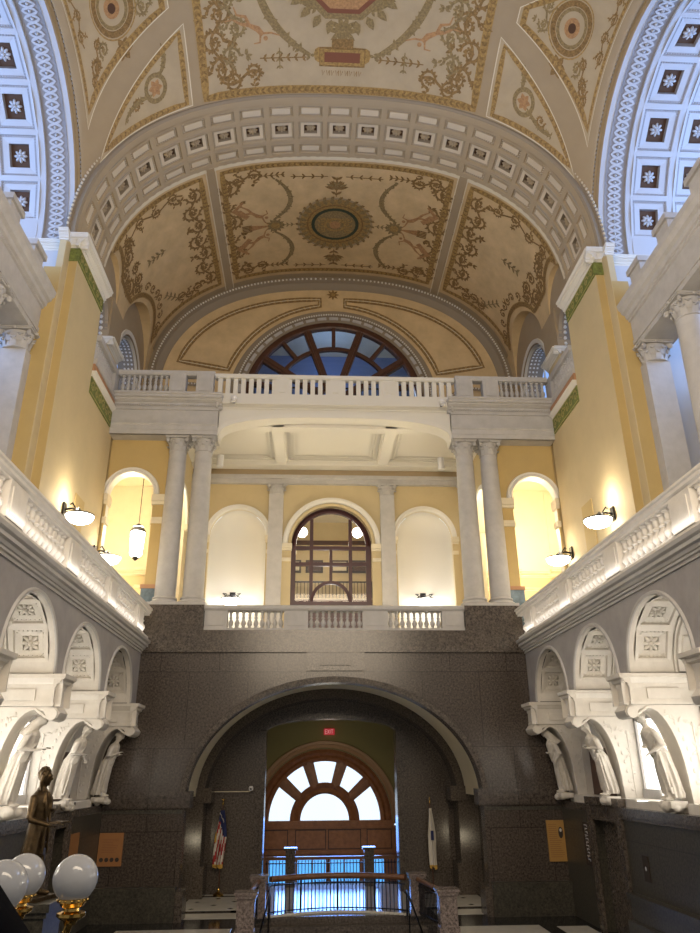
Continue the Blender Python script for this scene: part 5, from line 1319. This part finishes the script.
sconce('glowing bowl sconce low in the corner beside the left gallery arch', (-6.8, 20.1, 8.75), -PI/2, 'wall sconces on the yellow piers')
sconce('glowing bowl sconce on the right yellow pier, the one nearer the viewer', (6.8, 16.75, 8.85), PI/2, 'wall sconces on the yellow piers')
sconce('glowing bowl sconce low in the corner beside the right gallery arch', (6.8, 19.9, 8.75), PI/2, 'wall sconces on the yellow piers')
sconce('glowing sconce with dark bracket inside the left white niche of the loggia', (-3.42, 25.25, 8.62), PI, 'sconces in the loggia niches')
sconce('glowing sconce with dark bracket inside the right white niche of the loggia', (3.25, 25.25, 8.62), PI, 'sconces in the loggia niches')
for sg, x, z, nm in ((-1, -6.5, 10.35, 'left'), (1, 5.62, 11.45, 'right inner')):
    t = thing('hanging_lantern', 'brightly glowing hanging lantern seen through the %s gallery arch' % nm, 'lantern', (x, 23.6, z), 'hanging lanterns in the side galleries')
    mb = MB(); mb.lathe([(.10, -.55), (.2, -.45), (.24, .3), (.16, .5)], (0,0,0), 14); mb.build('glass', LMP, t, smooth=50)
    mb = MB(); mb.lathe([(.25, .3), (.26, .34), (.12, .55), (.03, .62)], (0,0,0), 14); mb.tube([(0, 0, .6), (0, 0, 13.3-z)], .012, 5); mb.lathe([(.02, -.66), (.11, -.58), (.11, -.54)], (0,0,0), 10); mb.build('frame', IRON, t, smooth=40)
for x, nm in ((-3.85, 'left'), (3.75, 'right')):
    t = thing('ceiling_spotlight', 'small white cylinder spotlight under the %s end of the loggia ceiling' % nm, 'spotlight', (x, 23.0, 13.25), 'cylinder spotlights of the loggia')
    mb = MB(); mb.lathe([(.10, -.42), (.115, -.42), (.115, 0), (.03, 0)], (0,0,0), 18); mb.build('housing', PLW, t, smooth=40); mb = MB(); mb.lathe([(.01, -.41), (.098, -.41), (.098, -.40)], (0,0,0), 16); mb.build('lens', LMP, t)
for x, nm in ((-3.12, 'left'), (3.3, 'right')):
    t = thing('floodlight', 'small grey floodlight on the cornice edge at the %s end of the white parapet' % nm, 'floodlight', (x, 19.86, 13.8), 'floodlights on the gallery cornice')
    mb = MB(); mb.ball((0, -.05, -.02), (.10, .12, .09), 10, 8); mb.lathe([(.05, -.1), (.09, -.16)], (0, -.1, 0), 10); mb.build('housing', PLW, t, smooth=50)
    mb = MB(); mb.box((-.03, 0, -.08), (.03, .2, .02)); mb.build('bracket', IRON, t)

# exit sign
t = thing('exit_sign', 'small red illuminated exit sign above the fanlight', 'sign', (.05, 28.93, 4.62))
mb = MB(); mb.box((-.2, -.03, -.11), (.2, .05, .11)); mb.build('housing', EXR, t)
mb = MB(); y = -.04
def stroke(a, b, w=.018):
    d = Vector((b[0]-a[0], b[1]-a[1])); l = d.length or 1; n = Vector((-d.y, d.x))/l*w/2
    mb.prism([(a[0]+n.x, a[1]+n.y), (b[0]+n.x, b[1]+n.y), (b[0]-n.x, b[1]-n.y), (a[0]-n.x, a[1]-n.y)], lambda u, d_, z: (u, d_, z), -.042, -.03)
h = .07
for a, b in (((-.15, -h), (-.15, h)), ((-.15, h), (-.09, h)), ((-.15, 0), (-.10, 0)), ((-.15, -h), (-.09, -h)), ((-.065, -h), (.0, h)), ((-.065, h), (.0, -h)), ((.035, -h), (.035, h)), ((.105, -h), (.105, h)), ((.07, h), (.14, h))): stroke(a, b)
mb.build('letters', EXG, t)

# plaques and signs on the granite
t = thing('wall_plaque', 'tan rectangular plaque with four dark round medallions on the left granite wall', 'plaque', (-5.45, 20.08, 1.53))
mb = MB(); mb.box((-.29, -.03, -.36), (.29, .015, .36)); mb.build('panel', PLQ, t)
mb = MB(); [mb.tube([(-.19+.125*k, -.035, -.22), (-.19+.125*k, -.028, -.22)], .048, 14) for k in range(4)]; mb.build('medallions', INK, t)
mb = MB(); rr = random.Random(2); [mb.box((-.2, -.033, .22-k*.035), (rr.uniform(.05, .2), -.0305, .226-k*.035)) for k in range(9)]; mb.build('text_lines', RED, t)
t = thing('wall_plaque', 'tall tan plaque with a dark oval portrait on the right granite wall', 'plaque', (5.42, 20.08, 1.6))
mb = MB(); mb.box((-.12, -.03, -.46), (.32, .015, .46)); mb.build('panel', PLG, t)
mb = MB(); n0 = 0; mb.ball((.22, -.032, .18), (.06, .008, .13), 16, 8); mb.build('portrait', INK, t); mb = MB(); mb.ball((.22, -.042, .235), (.03, .006, .04), 10, 6); mb.build('portrait_face', WHC, t)
mb = MB(); [mb.box((-.08, -.033, .36-k*.045), (.12 if k < 8 else rr.uniform(.15, .27), -.0305, .366-k*.045)) for k in range(17)]; mb.build('text_lines', RED, t)
t = thing('wall_plaque', 'narrow tan plaque seen edge-on on the left side wall behind the bronze statue', 'plaque', (-5.72, 17.9, 1.75))
mb = MB(); mb.box((-.02, -.3, -.28), (.02, .3, .28)); mb.build('panel', PLQ, t); mb = MB(); [mb.ball((.022, -.18+.12*k, -.2), (.006, .04, .04), 10, 6) for k in range(4)]; mb.build('medallions', INK, t)
t = thing('wall_banner', 'narrow dark vertical sign with white lettering beside the right stone doorway', 'sign', (5.73, 18.4, 1.66))
mb = MB(); mb.box((-.015, -.19, -.44), (.015, .19, .44)); mb.build('panel', INK, t)
mb = MB()
for k in range(11): z = .38-k*.07; mb.box((-.02, -.10, z), (-.0155, .08-.03*(k % 3), z+.014)); mb.box((-.02, -.10+.12*(k % 2), z-.03), (-.0155, -.085+.12*(k % 2), z+.01))
mb.build('lettering', PLW, t)
t = thing('intercom_panel', 'small black wall panel with a white button on the right granite wall', 'panel', (5.74, 15.33, 1.48))
mb = MB(); mb.box((-.015, -.12, -.22), (.015, .12, .22)); mb.build('panel', INK, t); mb = MB(); mb.ball((-.02, 0, 0), (.01, .02, .04), 10, 6); mb.build('button', PLW, t)
t = thing('security_camera', 'small white security camera on a thin conduit crossing the left recess wall', 'camera', (-2.42, 24.12, 2.78))
mb = MB(); mb.tube([(-1.95, 0, -.08), (-.02, 0, -.08), (.02, 0, -.04)], .014, 6); mb.build('conduit', CRM, t); mb = MB(); mb.lathe([(.03, -.06), (.07, -.05), (.075, .02), (.05, .07)], (0, -.03, 0), 14); mb.build('housing', PLW, t, smooth=50); mb = MB(); mb.ball((0, -.10, -.005), .03, 8, 6); mb.build('lens', INK, t)

# ================================================================== flags
def flag(label, loc, us):
    t = thing('flag', label, 'flag', loc)
    mb = MB(); mb.lathe([(.15, 0), (.15, .03), (.12, .05), (.04, .10), (.045, .16), (.02, .2)], (0,0,0), 18); mb.build('stand', BRS, t, smooth=40)
    mb = MB(); mb.tube([(0,0,.15), (0,0,2.36)], .016, 8); mb.build('pole', WOD2, t, smooth=50)
    mb = MB(); mb.lathe([(.02, 2.34), (.03, 2.37), (.012, 2.40), (.022, 2.43), (.004, 2.52)], (0,0,0), 8)
    if us: mb.ball((0, 0, 2.47), (.03, .02, .03), 8, 6); [mb.tube([(0, 0, 2.47), (s*.08, 0, 2.52)], [.014, .004], 5) for s in (-1, 1)]
    mb.build('finial', BRS, t, smooth=50)
    nz, na = 44, 40; mb = MB(); zt, zb_ = 2.2, .72 if us else .62
    def R(a, f): return (.035+.075*min(1, f*2.2)*(1-.25*f))*(1+.42*sin(a*4+f*1.5)+.2*sin(a*7-f*2))
    for j in range(nz+1):
        f = j/nz
        for i in range(na): a = 2*PI*i/na; r = R(a, f)*(1 if us else .72); mb.v.append((r*cos(a)*1.15-(.05*f if us else -.04*f), r*sin(a), zt+(zb_-zt)*f+(.05*sin(a*2) if j == nz else 0)))
    for j in range(nz):
        for i in range(na):
            i2 = (i+1) % na; f = (j+.5)/nz
            if us:
                d = f*13+sin(i/na*2*PI-PI/2)*2.0
                m = 0 if d < 4.2 else (1 if int((i+j*.35)/3.0) % 2 else 2)
            else: m = 2
            if f > .955: m = 3
            if us and .38 < f < .56 and i in (20, 21, 22) : m = 3
            mb.f.append((j*na+i, j*na+i2, (j+1)*na+i2, (j+1)*na+i)); mb.m.append(m)
    cl = mb.build('cloth', [BLU, RDC, WHC, GFR], t, smooth=60)
    if us:
        mb = MB()
        for k in range(18):
            f = .05+.27*(k/18); a = -PI/2+((k*2.4) % 2.2-1.1); r = R(a, f)+.008; c = (r*cos(a)*1.15-.05*f, r*sin(a), zt+(zb_-zt)*f)
            mb.ball(c, (.012, .004, .012), 5, 4)
        mb.build('stars', WHC, cl)
    else:
        mb = MB(); mb.box((-.03, -.16, 1.35), (.05, -.13, 1.6)); mb.build('emblem', BLU, cl)
flag('furled flag with stars and red and white stripes, on a pole in the left recess', (-3.22, 24.0, 0), True)
flag('furled white flag with gold fringe on a pole in the right recess', (2.97, 24.0, 0), False)

# ================================================================== railings
def newel(label, x, y, h, w=.34):
    t = thing('newel_post', label, 'post', (x, y, 0), 'granite newel posts of the stairwell'); w /= 2
    mb = MB(); mb.box((-w, -w, 0), (w, w, h-.12)); mb.box((-w*1.15, -w*1.15, 0), (w*1.15, w*1.15, .15)); mb.build('shaft', GRN_, t)
    mb = MB(); mb.box((-w*1.2, -w*1.2, h-.12), (w*1.2, w*1.2, h-.05)); mb.box((-w*1.32, -w*1.32, h-.05), (w*1.32, w*1.32, h)); mb.build('cap', GRN_, t)
newel('granite newel post at the far left corner of the stairwell railing', -1.86, 20.45, .90)
newel('granite newel post at the far right corner of the stairwell railing', 2.02, 20.45, .90)
newel('granite newel post at the near left end of the stairwell railing', -1.98, 18.1, .86, .38)
newel('granite newel post at the near right end of the stairwell railing', 2.36, 18.1, .86, .38)
t = thing('stair_railing', 'curved wood-topped iron railing along the back of the stairwell', 'railing', (.08, 20.45, 0))
arc = [(-1.66+3.32*k/30, .55*(1-((k-15)/15)**2), 0) for k in range(31)]
mb = MB(); mb.tube([(a, b, .80) for a, b, c in arc], .07, 10); mb.build('handrail', WODR, t, smooth=60)
mb = MB()
for z in (.10, .66): mb.tube([(a, b, z) for a, b, c in arc], .016, 6)
mb.build('rails', IRON, t)
bb = MB(); bb.box((-.011, -.011, 0), (.011, .011, .68)); o_ = bb.build('baluster', IRON); BD = o_.data; bpy.data.objects.remove(o_)
bb = MB(); bb.box((-.025, -.025, 0), (.025, .025, .78)); o_ = bb.build('post', IRON); PD = o_.data; bpy.data.objects.remove(o_)
for k in range(1, 36):
    x = -1.66+3.32*k/36; y = .55*(1-(x/1.66)**2); put(PD if k in (8, 18, 28) else BD, 'post' if k in (8, 18, 28) else 'baluster', t, (x, y, .04))
mb = MB(); [mb.box((a-.075, b-.1, 0), (a+.075, b+.1, .05)) for a, b, c in arc]; mb.build('curb', WMB, t)
for sg, x0, x1, nm in ((-1, -1.86, -1.98, 'left'), (1, 2.02, 2.36, 'right')):
    t = thing('stair_railing', 'straight wood-topped iron railing on the %s side of the stairwell' % nm, 'railing', (0, 0, 0), 'side railings of the stairwell')
    mb = MB(); mb.tube([(x0, 20.22, .78), (x1, 18.37, .74)], .055, 8); mb.build('handrail', WODR, t, smooth=60)
    mb = MB(); [mb.tube([(x0, 20.22, z), (x1, 18.37, z)], .016, 6) for z in (.1, .64)]; mb.build('rails', IRON, t)
    for k in range(1, 19): put(BD, 'baluster', t, (x0+(x1-x0)*k/19, 20.2-1.8*k/19, .04))
    t = thing('stair_handrail', 'steel grab rail along the %s side of the descending stairs' % nm, 'handrail', (0, 0, 0), 'grab rails of the descending stairs')
    xx = x0-sg*.28 if sg > 0 else x0+.28
    mb = MB(); mb.tube([(xx, 20.3, .0), (xx, 20.25, .55), (xx, 19.9, .5), (xx+sg*.2, 18.0, -.35)], .022, 8); mb.build('bar', IRON, t, smooth=60)
    mb = MB(); mb.tube([(xx, 19.9, .5), (xx, 19.9, -.3)], .016, 6); mb.build('post', IRON, t); mb = MB(); mb.tube([(xx+sg*.12, 18.8, 0.02), (xx+sg*.12, 18.8, -1.0)], .016, 6); mb.build('post', IRON, t)
t = thing('stair_railing', 'wood-topped iron railing with two granite posts in front of the entrance windows', 'railing', (0.03, 25.45, 0))
mb = MB(); mb.box((-2.02, -.06, .74), (2.02, .06, .82)); mb.build('handrail', WODR, t)
mb = MB(); [mb.box((-2.02, -.015, z), (2.02, .015, z+.03)) for z in (.08, .62)]; mb.build('rails', IRON, t)
for x in (-1.25, 1.18):
    mb = MB(); mb.box((x-.15, -.15, 0), (x+.15, .15, 1.0)); mb.box((x-.2, -.2, 1.0), (x+.2, .2, 1.07)); mb.build('post', GRP, t)
for k in range(41):
    x = -1.98+k*.099
    if min(abs(x+1.25), abs(x-1.18)) > .18: put(BD, 'baluster', t, (x, 0, .04))

# ================================================================== globe candelabrum and near handrail
t = thing('globe_candelabrum', 'brass lamp standard with three white glass globes at the foot of the stairs', 'lamp', (-3.12, 7.6, 0))
mb = MB(); mb.lathe([(.16, 1.0), (.16, 1.04), (.06, 1.1), (.05, 1.4), (.09, 1.45), (.04, 1.5), (.035, 1.7), (.06, 1.74), (.02, 1.8)], (0,0,0), 18); mb.build('stem', BRS, t, smooth=50)
for (gx, gy, gz) in ((.37, 0, 2.34), (-.29, .6, 2.30), (-.08, -.5, 2.35)):
    mb = MB(); mb.ball((gx, gy, gz), .195, 28, 18); g = mb.build('globe', GLO, t, smooth=True)
    mb = MB(); mb.lathe([(.05, -.36), (.06, -.33), (.10, -.31), (.125, -.29), (.125, -.265), (.07, -.25), (.065, -.23), (.10, -.215), (.11, -.19), (.13, -.18), (.13, -.155), (.10, -.14)], (gx, gy, gz), 20)
    [mb.ball((gx+.125*cos(k*PI/7), gy+.125*sin(k*PI/7), gz-.168), .014, 6, 4) for k in range(14)]
    mb.build('collar', BRS, t, smooth=50)
    d = Vector((gx, gy)); mb = MB()
    for q in (0, 1, 2): 
        o_ = (q-1)*.022; mb.tube([(gx*(1-f)+o_*.6, gy*(1-f)+o_, gz-.34-.42*f**.6+.25*f*f*(1 if f > .5 else .8)) for f in [i/10 for i in range(11)]], .017, 6)
    mb.build('arm', BRS, t, smooth=60)
t = thing('newel_post', 'dark stone post under the globe candelabrum, mostly below the frame', 'post', (-3.12, 7.6, 0)); mb = MB(); mb.box((-.2, -.2, 0), (.2, .2, .92)); mb.box((-.26, -.26, .92), (.26, .26, 1.0)); mb.build('shaft', GRB, t)
t = thing('stair_handrail', 'dark polished handrail cutting the bottom left corner of the view', 'handrail', (0, 0, 0))
mb = MB()
a = Vector((-1.626, 2.4, 3.03)); b = Vector((-1.097, 1.6, 2.85))
d = (b-a).normalized(); a2 = a-d*.3; b2 = b+d*.3
mb.tube([a2-Vector((.05, 0, .07)), b2-Vector((.05, 0, .07))], .085, 14); mb.build('rail', mat('dark_painted_rail', (.004, .004, .007), .8, spec=.01), t, smooth=60)
mb = MB()
for k in range(5): p = a2.lerp(b2, .1+k*.2)-Vector((.06, 0, .1)); mb.tube([p, Vector((p.x, p.y, 1.6))], .02, 6)
mb.build('balusters', IRON, t)
mb = MB(); mb.box((-2.4, -.8, 1.5), (1.2, 2.6, 1.6)); mb.box((-2.4, -.8, 0), (1.2, 2.3, 1.5)); struct(mb.build('trim_40', GRB))

# ================================================================== camera, view settings, light
cam_d = bpy.data.cameras.new('camera'); cam = bpy.data.objects.new('camera', cam_d); C.objects.link(cam)
CX, CY_, F_ = 350.0, 466.5, 727.0
def cray(u, v): return Vector((u-CX, -(v-CY_), -F_)).normalized()
dY = cray(310, 773); dZ = cray(336, -1260); dZ = (dZ-dY*dZ.dot(dY)).normalized(); dX = dY.cross(dZ)
Rm = Matrix((dX, dY, dZ))
mw = Rm.to_4x4(); mw.translation = Vector((-0.65, 0, 3.2)); cam.matrix_world = mw
cam_d.sensor_fit = 'VERTICAL'; cam_d.sensor_height = 36.0; cam_d.lens = F_/933*36.0; cam_d.clip_end = 300
scene.camera = cam
scene.view_settings.view_transform = 'Standard'; scene.view_settings.look = 'None'; scene.view_settings.gamma = 1.0; scene.view_settings.exposure = 0.0
scene.view_settings.use_curve_mapping = False
wd = bpy.data.worlds.new('world'); scene.world = wd; wd.use_nodes = True
bg = wd.node_tree.nodes['Background']; bg.inputs['Color'].default_value = (1.0, 0.95, 0.90, 1); bg.inputs['Strength'].default_value = .22
def light(kind, loc, power, col=(1,1,1), size=1.0, sy=None, to=None, radius=.1, spread=None, spot=None):
    l = bpy.data.lights.new('lamp', kind); l.energy = power; l.color = col
    if kind == 'AREA':
        l.size = size
        if sy: l.shape = 'RECTANGLE'; l.size_y = sy
        if spread: l.spread = spread
    else: l.shadow_soft_size = radius
    if kind == 'SPOT' and spot: l.spot_size = spot; l.spot_blend = .6
    o = bpy.data.objects.new('lamp', l); C.objects.link(o); o.location = loc
    if to is not None: o.rotation_euler = (Vector(to)-Vector(loc)).to_track_quat('-Z', 'Y').to_euler()
    return o
WARM = (1.0, .86, .66); NEU = (1, .94, .86); BLUE = (.34, .54, 1.0)

# ---- daylight from the side bays' outer windows (cold), warm lamps elsewhere
for sg in (-1, 1):
    light('AREA', (sg*12.3, YC, 15.5), 620, BLUE, 4.5, 4.5, (0, YC-.5, 17))
    light('POINT', (sg*9.8, YC, 14.9), 90, BLUE, radius=.6)
    for (x, y, z, p) in ((6.42, 17.25 if sg < 0 else 16.75, 9.35, 40), (6.42, 20.1 if sg < 0 else 19.9, 9.1, 14)):
        light('POINT', (sg*x, y, z+.1), p*1.5, WARM, radius=.15)
    light('POINT', (sg*3.3, 24.8, 8.75), 38, NEU, radius=.15)
    light('POINT', (sg*6.6, 23.2, 10.6), 620, (1, .86, .58), radius=.3)
    light('POINT', (sg*7.4, 25.0, 8.6), 60, (1, .80, .45), radius=.3)
    light('SPOT', (sg*3.8, 22.9, 12.8), 60, NEU, radius=.08, to=(sg*3.6, 22.6, 6.6), spot=2.2)
    light('POINT', (sg*4.18, 20.95, 1.3), 14, (1, .86, .6), radius=.08)
    # niche lamps and ledge strips
    for c, p in ((9.325, 60), (12.275, 75), (15.225, 45), (18.175, 2)):
        light('AREA', (sg*6.55, c, 2.78), p, (1, .95, .86), .5, 1.6, (sg*6.0, c+.1, 5.5))
        light('POINT', (sg*6.35, c-.5, 3.4), p*.55, (1, .93, .82), radius=.12)
    light('AREA', (sg*4.92, 13.6, 6.62), 15, (1, .95, .90), 12.6, .05, (sg*5.25, 13.6, 7.1))
light('AREA', (0, 22.2, 7.2), 90, (1, .93, .80), 6, 1.5, (0, 22.2, 20))
light('POINT', (-.6, 27.5, 11.2), 130, (1, .9, .72), radius=.3); light('POINT', (0, 28.8, 8.4), 60, (1, .92, .85), radius=.3)
light('POINT', (2.2, 27.2, 17.5), 110, (.6, .75, 1), radius=.5); light('POINT', (0, 28.5, 20.5), 60, (.25, .45, 1.0), radius=.5)
light('AREA', (0, 28.5, 1.2), 30, (.16, .36, 1.0), 3.6, 1.2, (0, 23.5, -.5), spread=1.0)
light('POINT', (0, 27.2, 3.9), 12, (1, .9, .7), radius=.4)
# added fill panels above and behind the viewer, no fixture there
light('AREA', (0, 3.0, 10.5), 1250, (1, .82, .60), 7, 7, (0, 24, 15))
light('AREA', (0, -3, 14.0), 140, (1, .88, .74), 8, 8, (0, 18, 9))
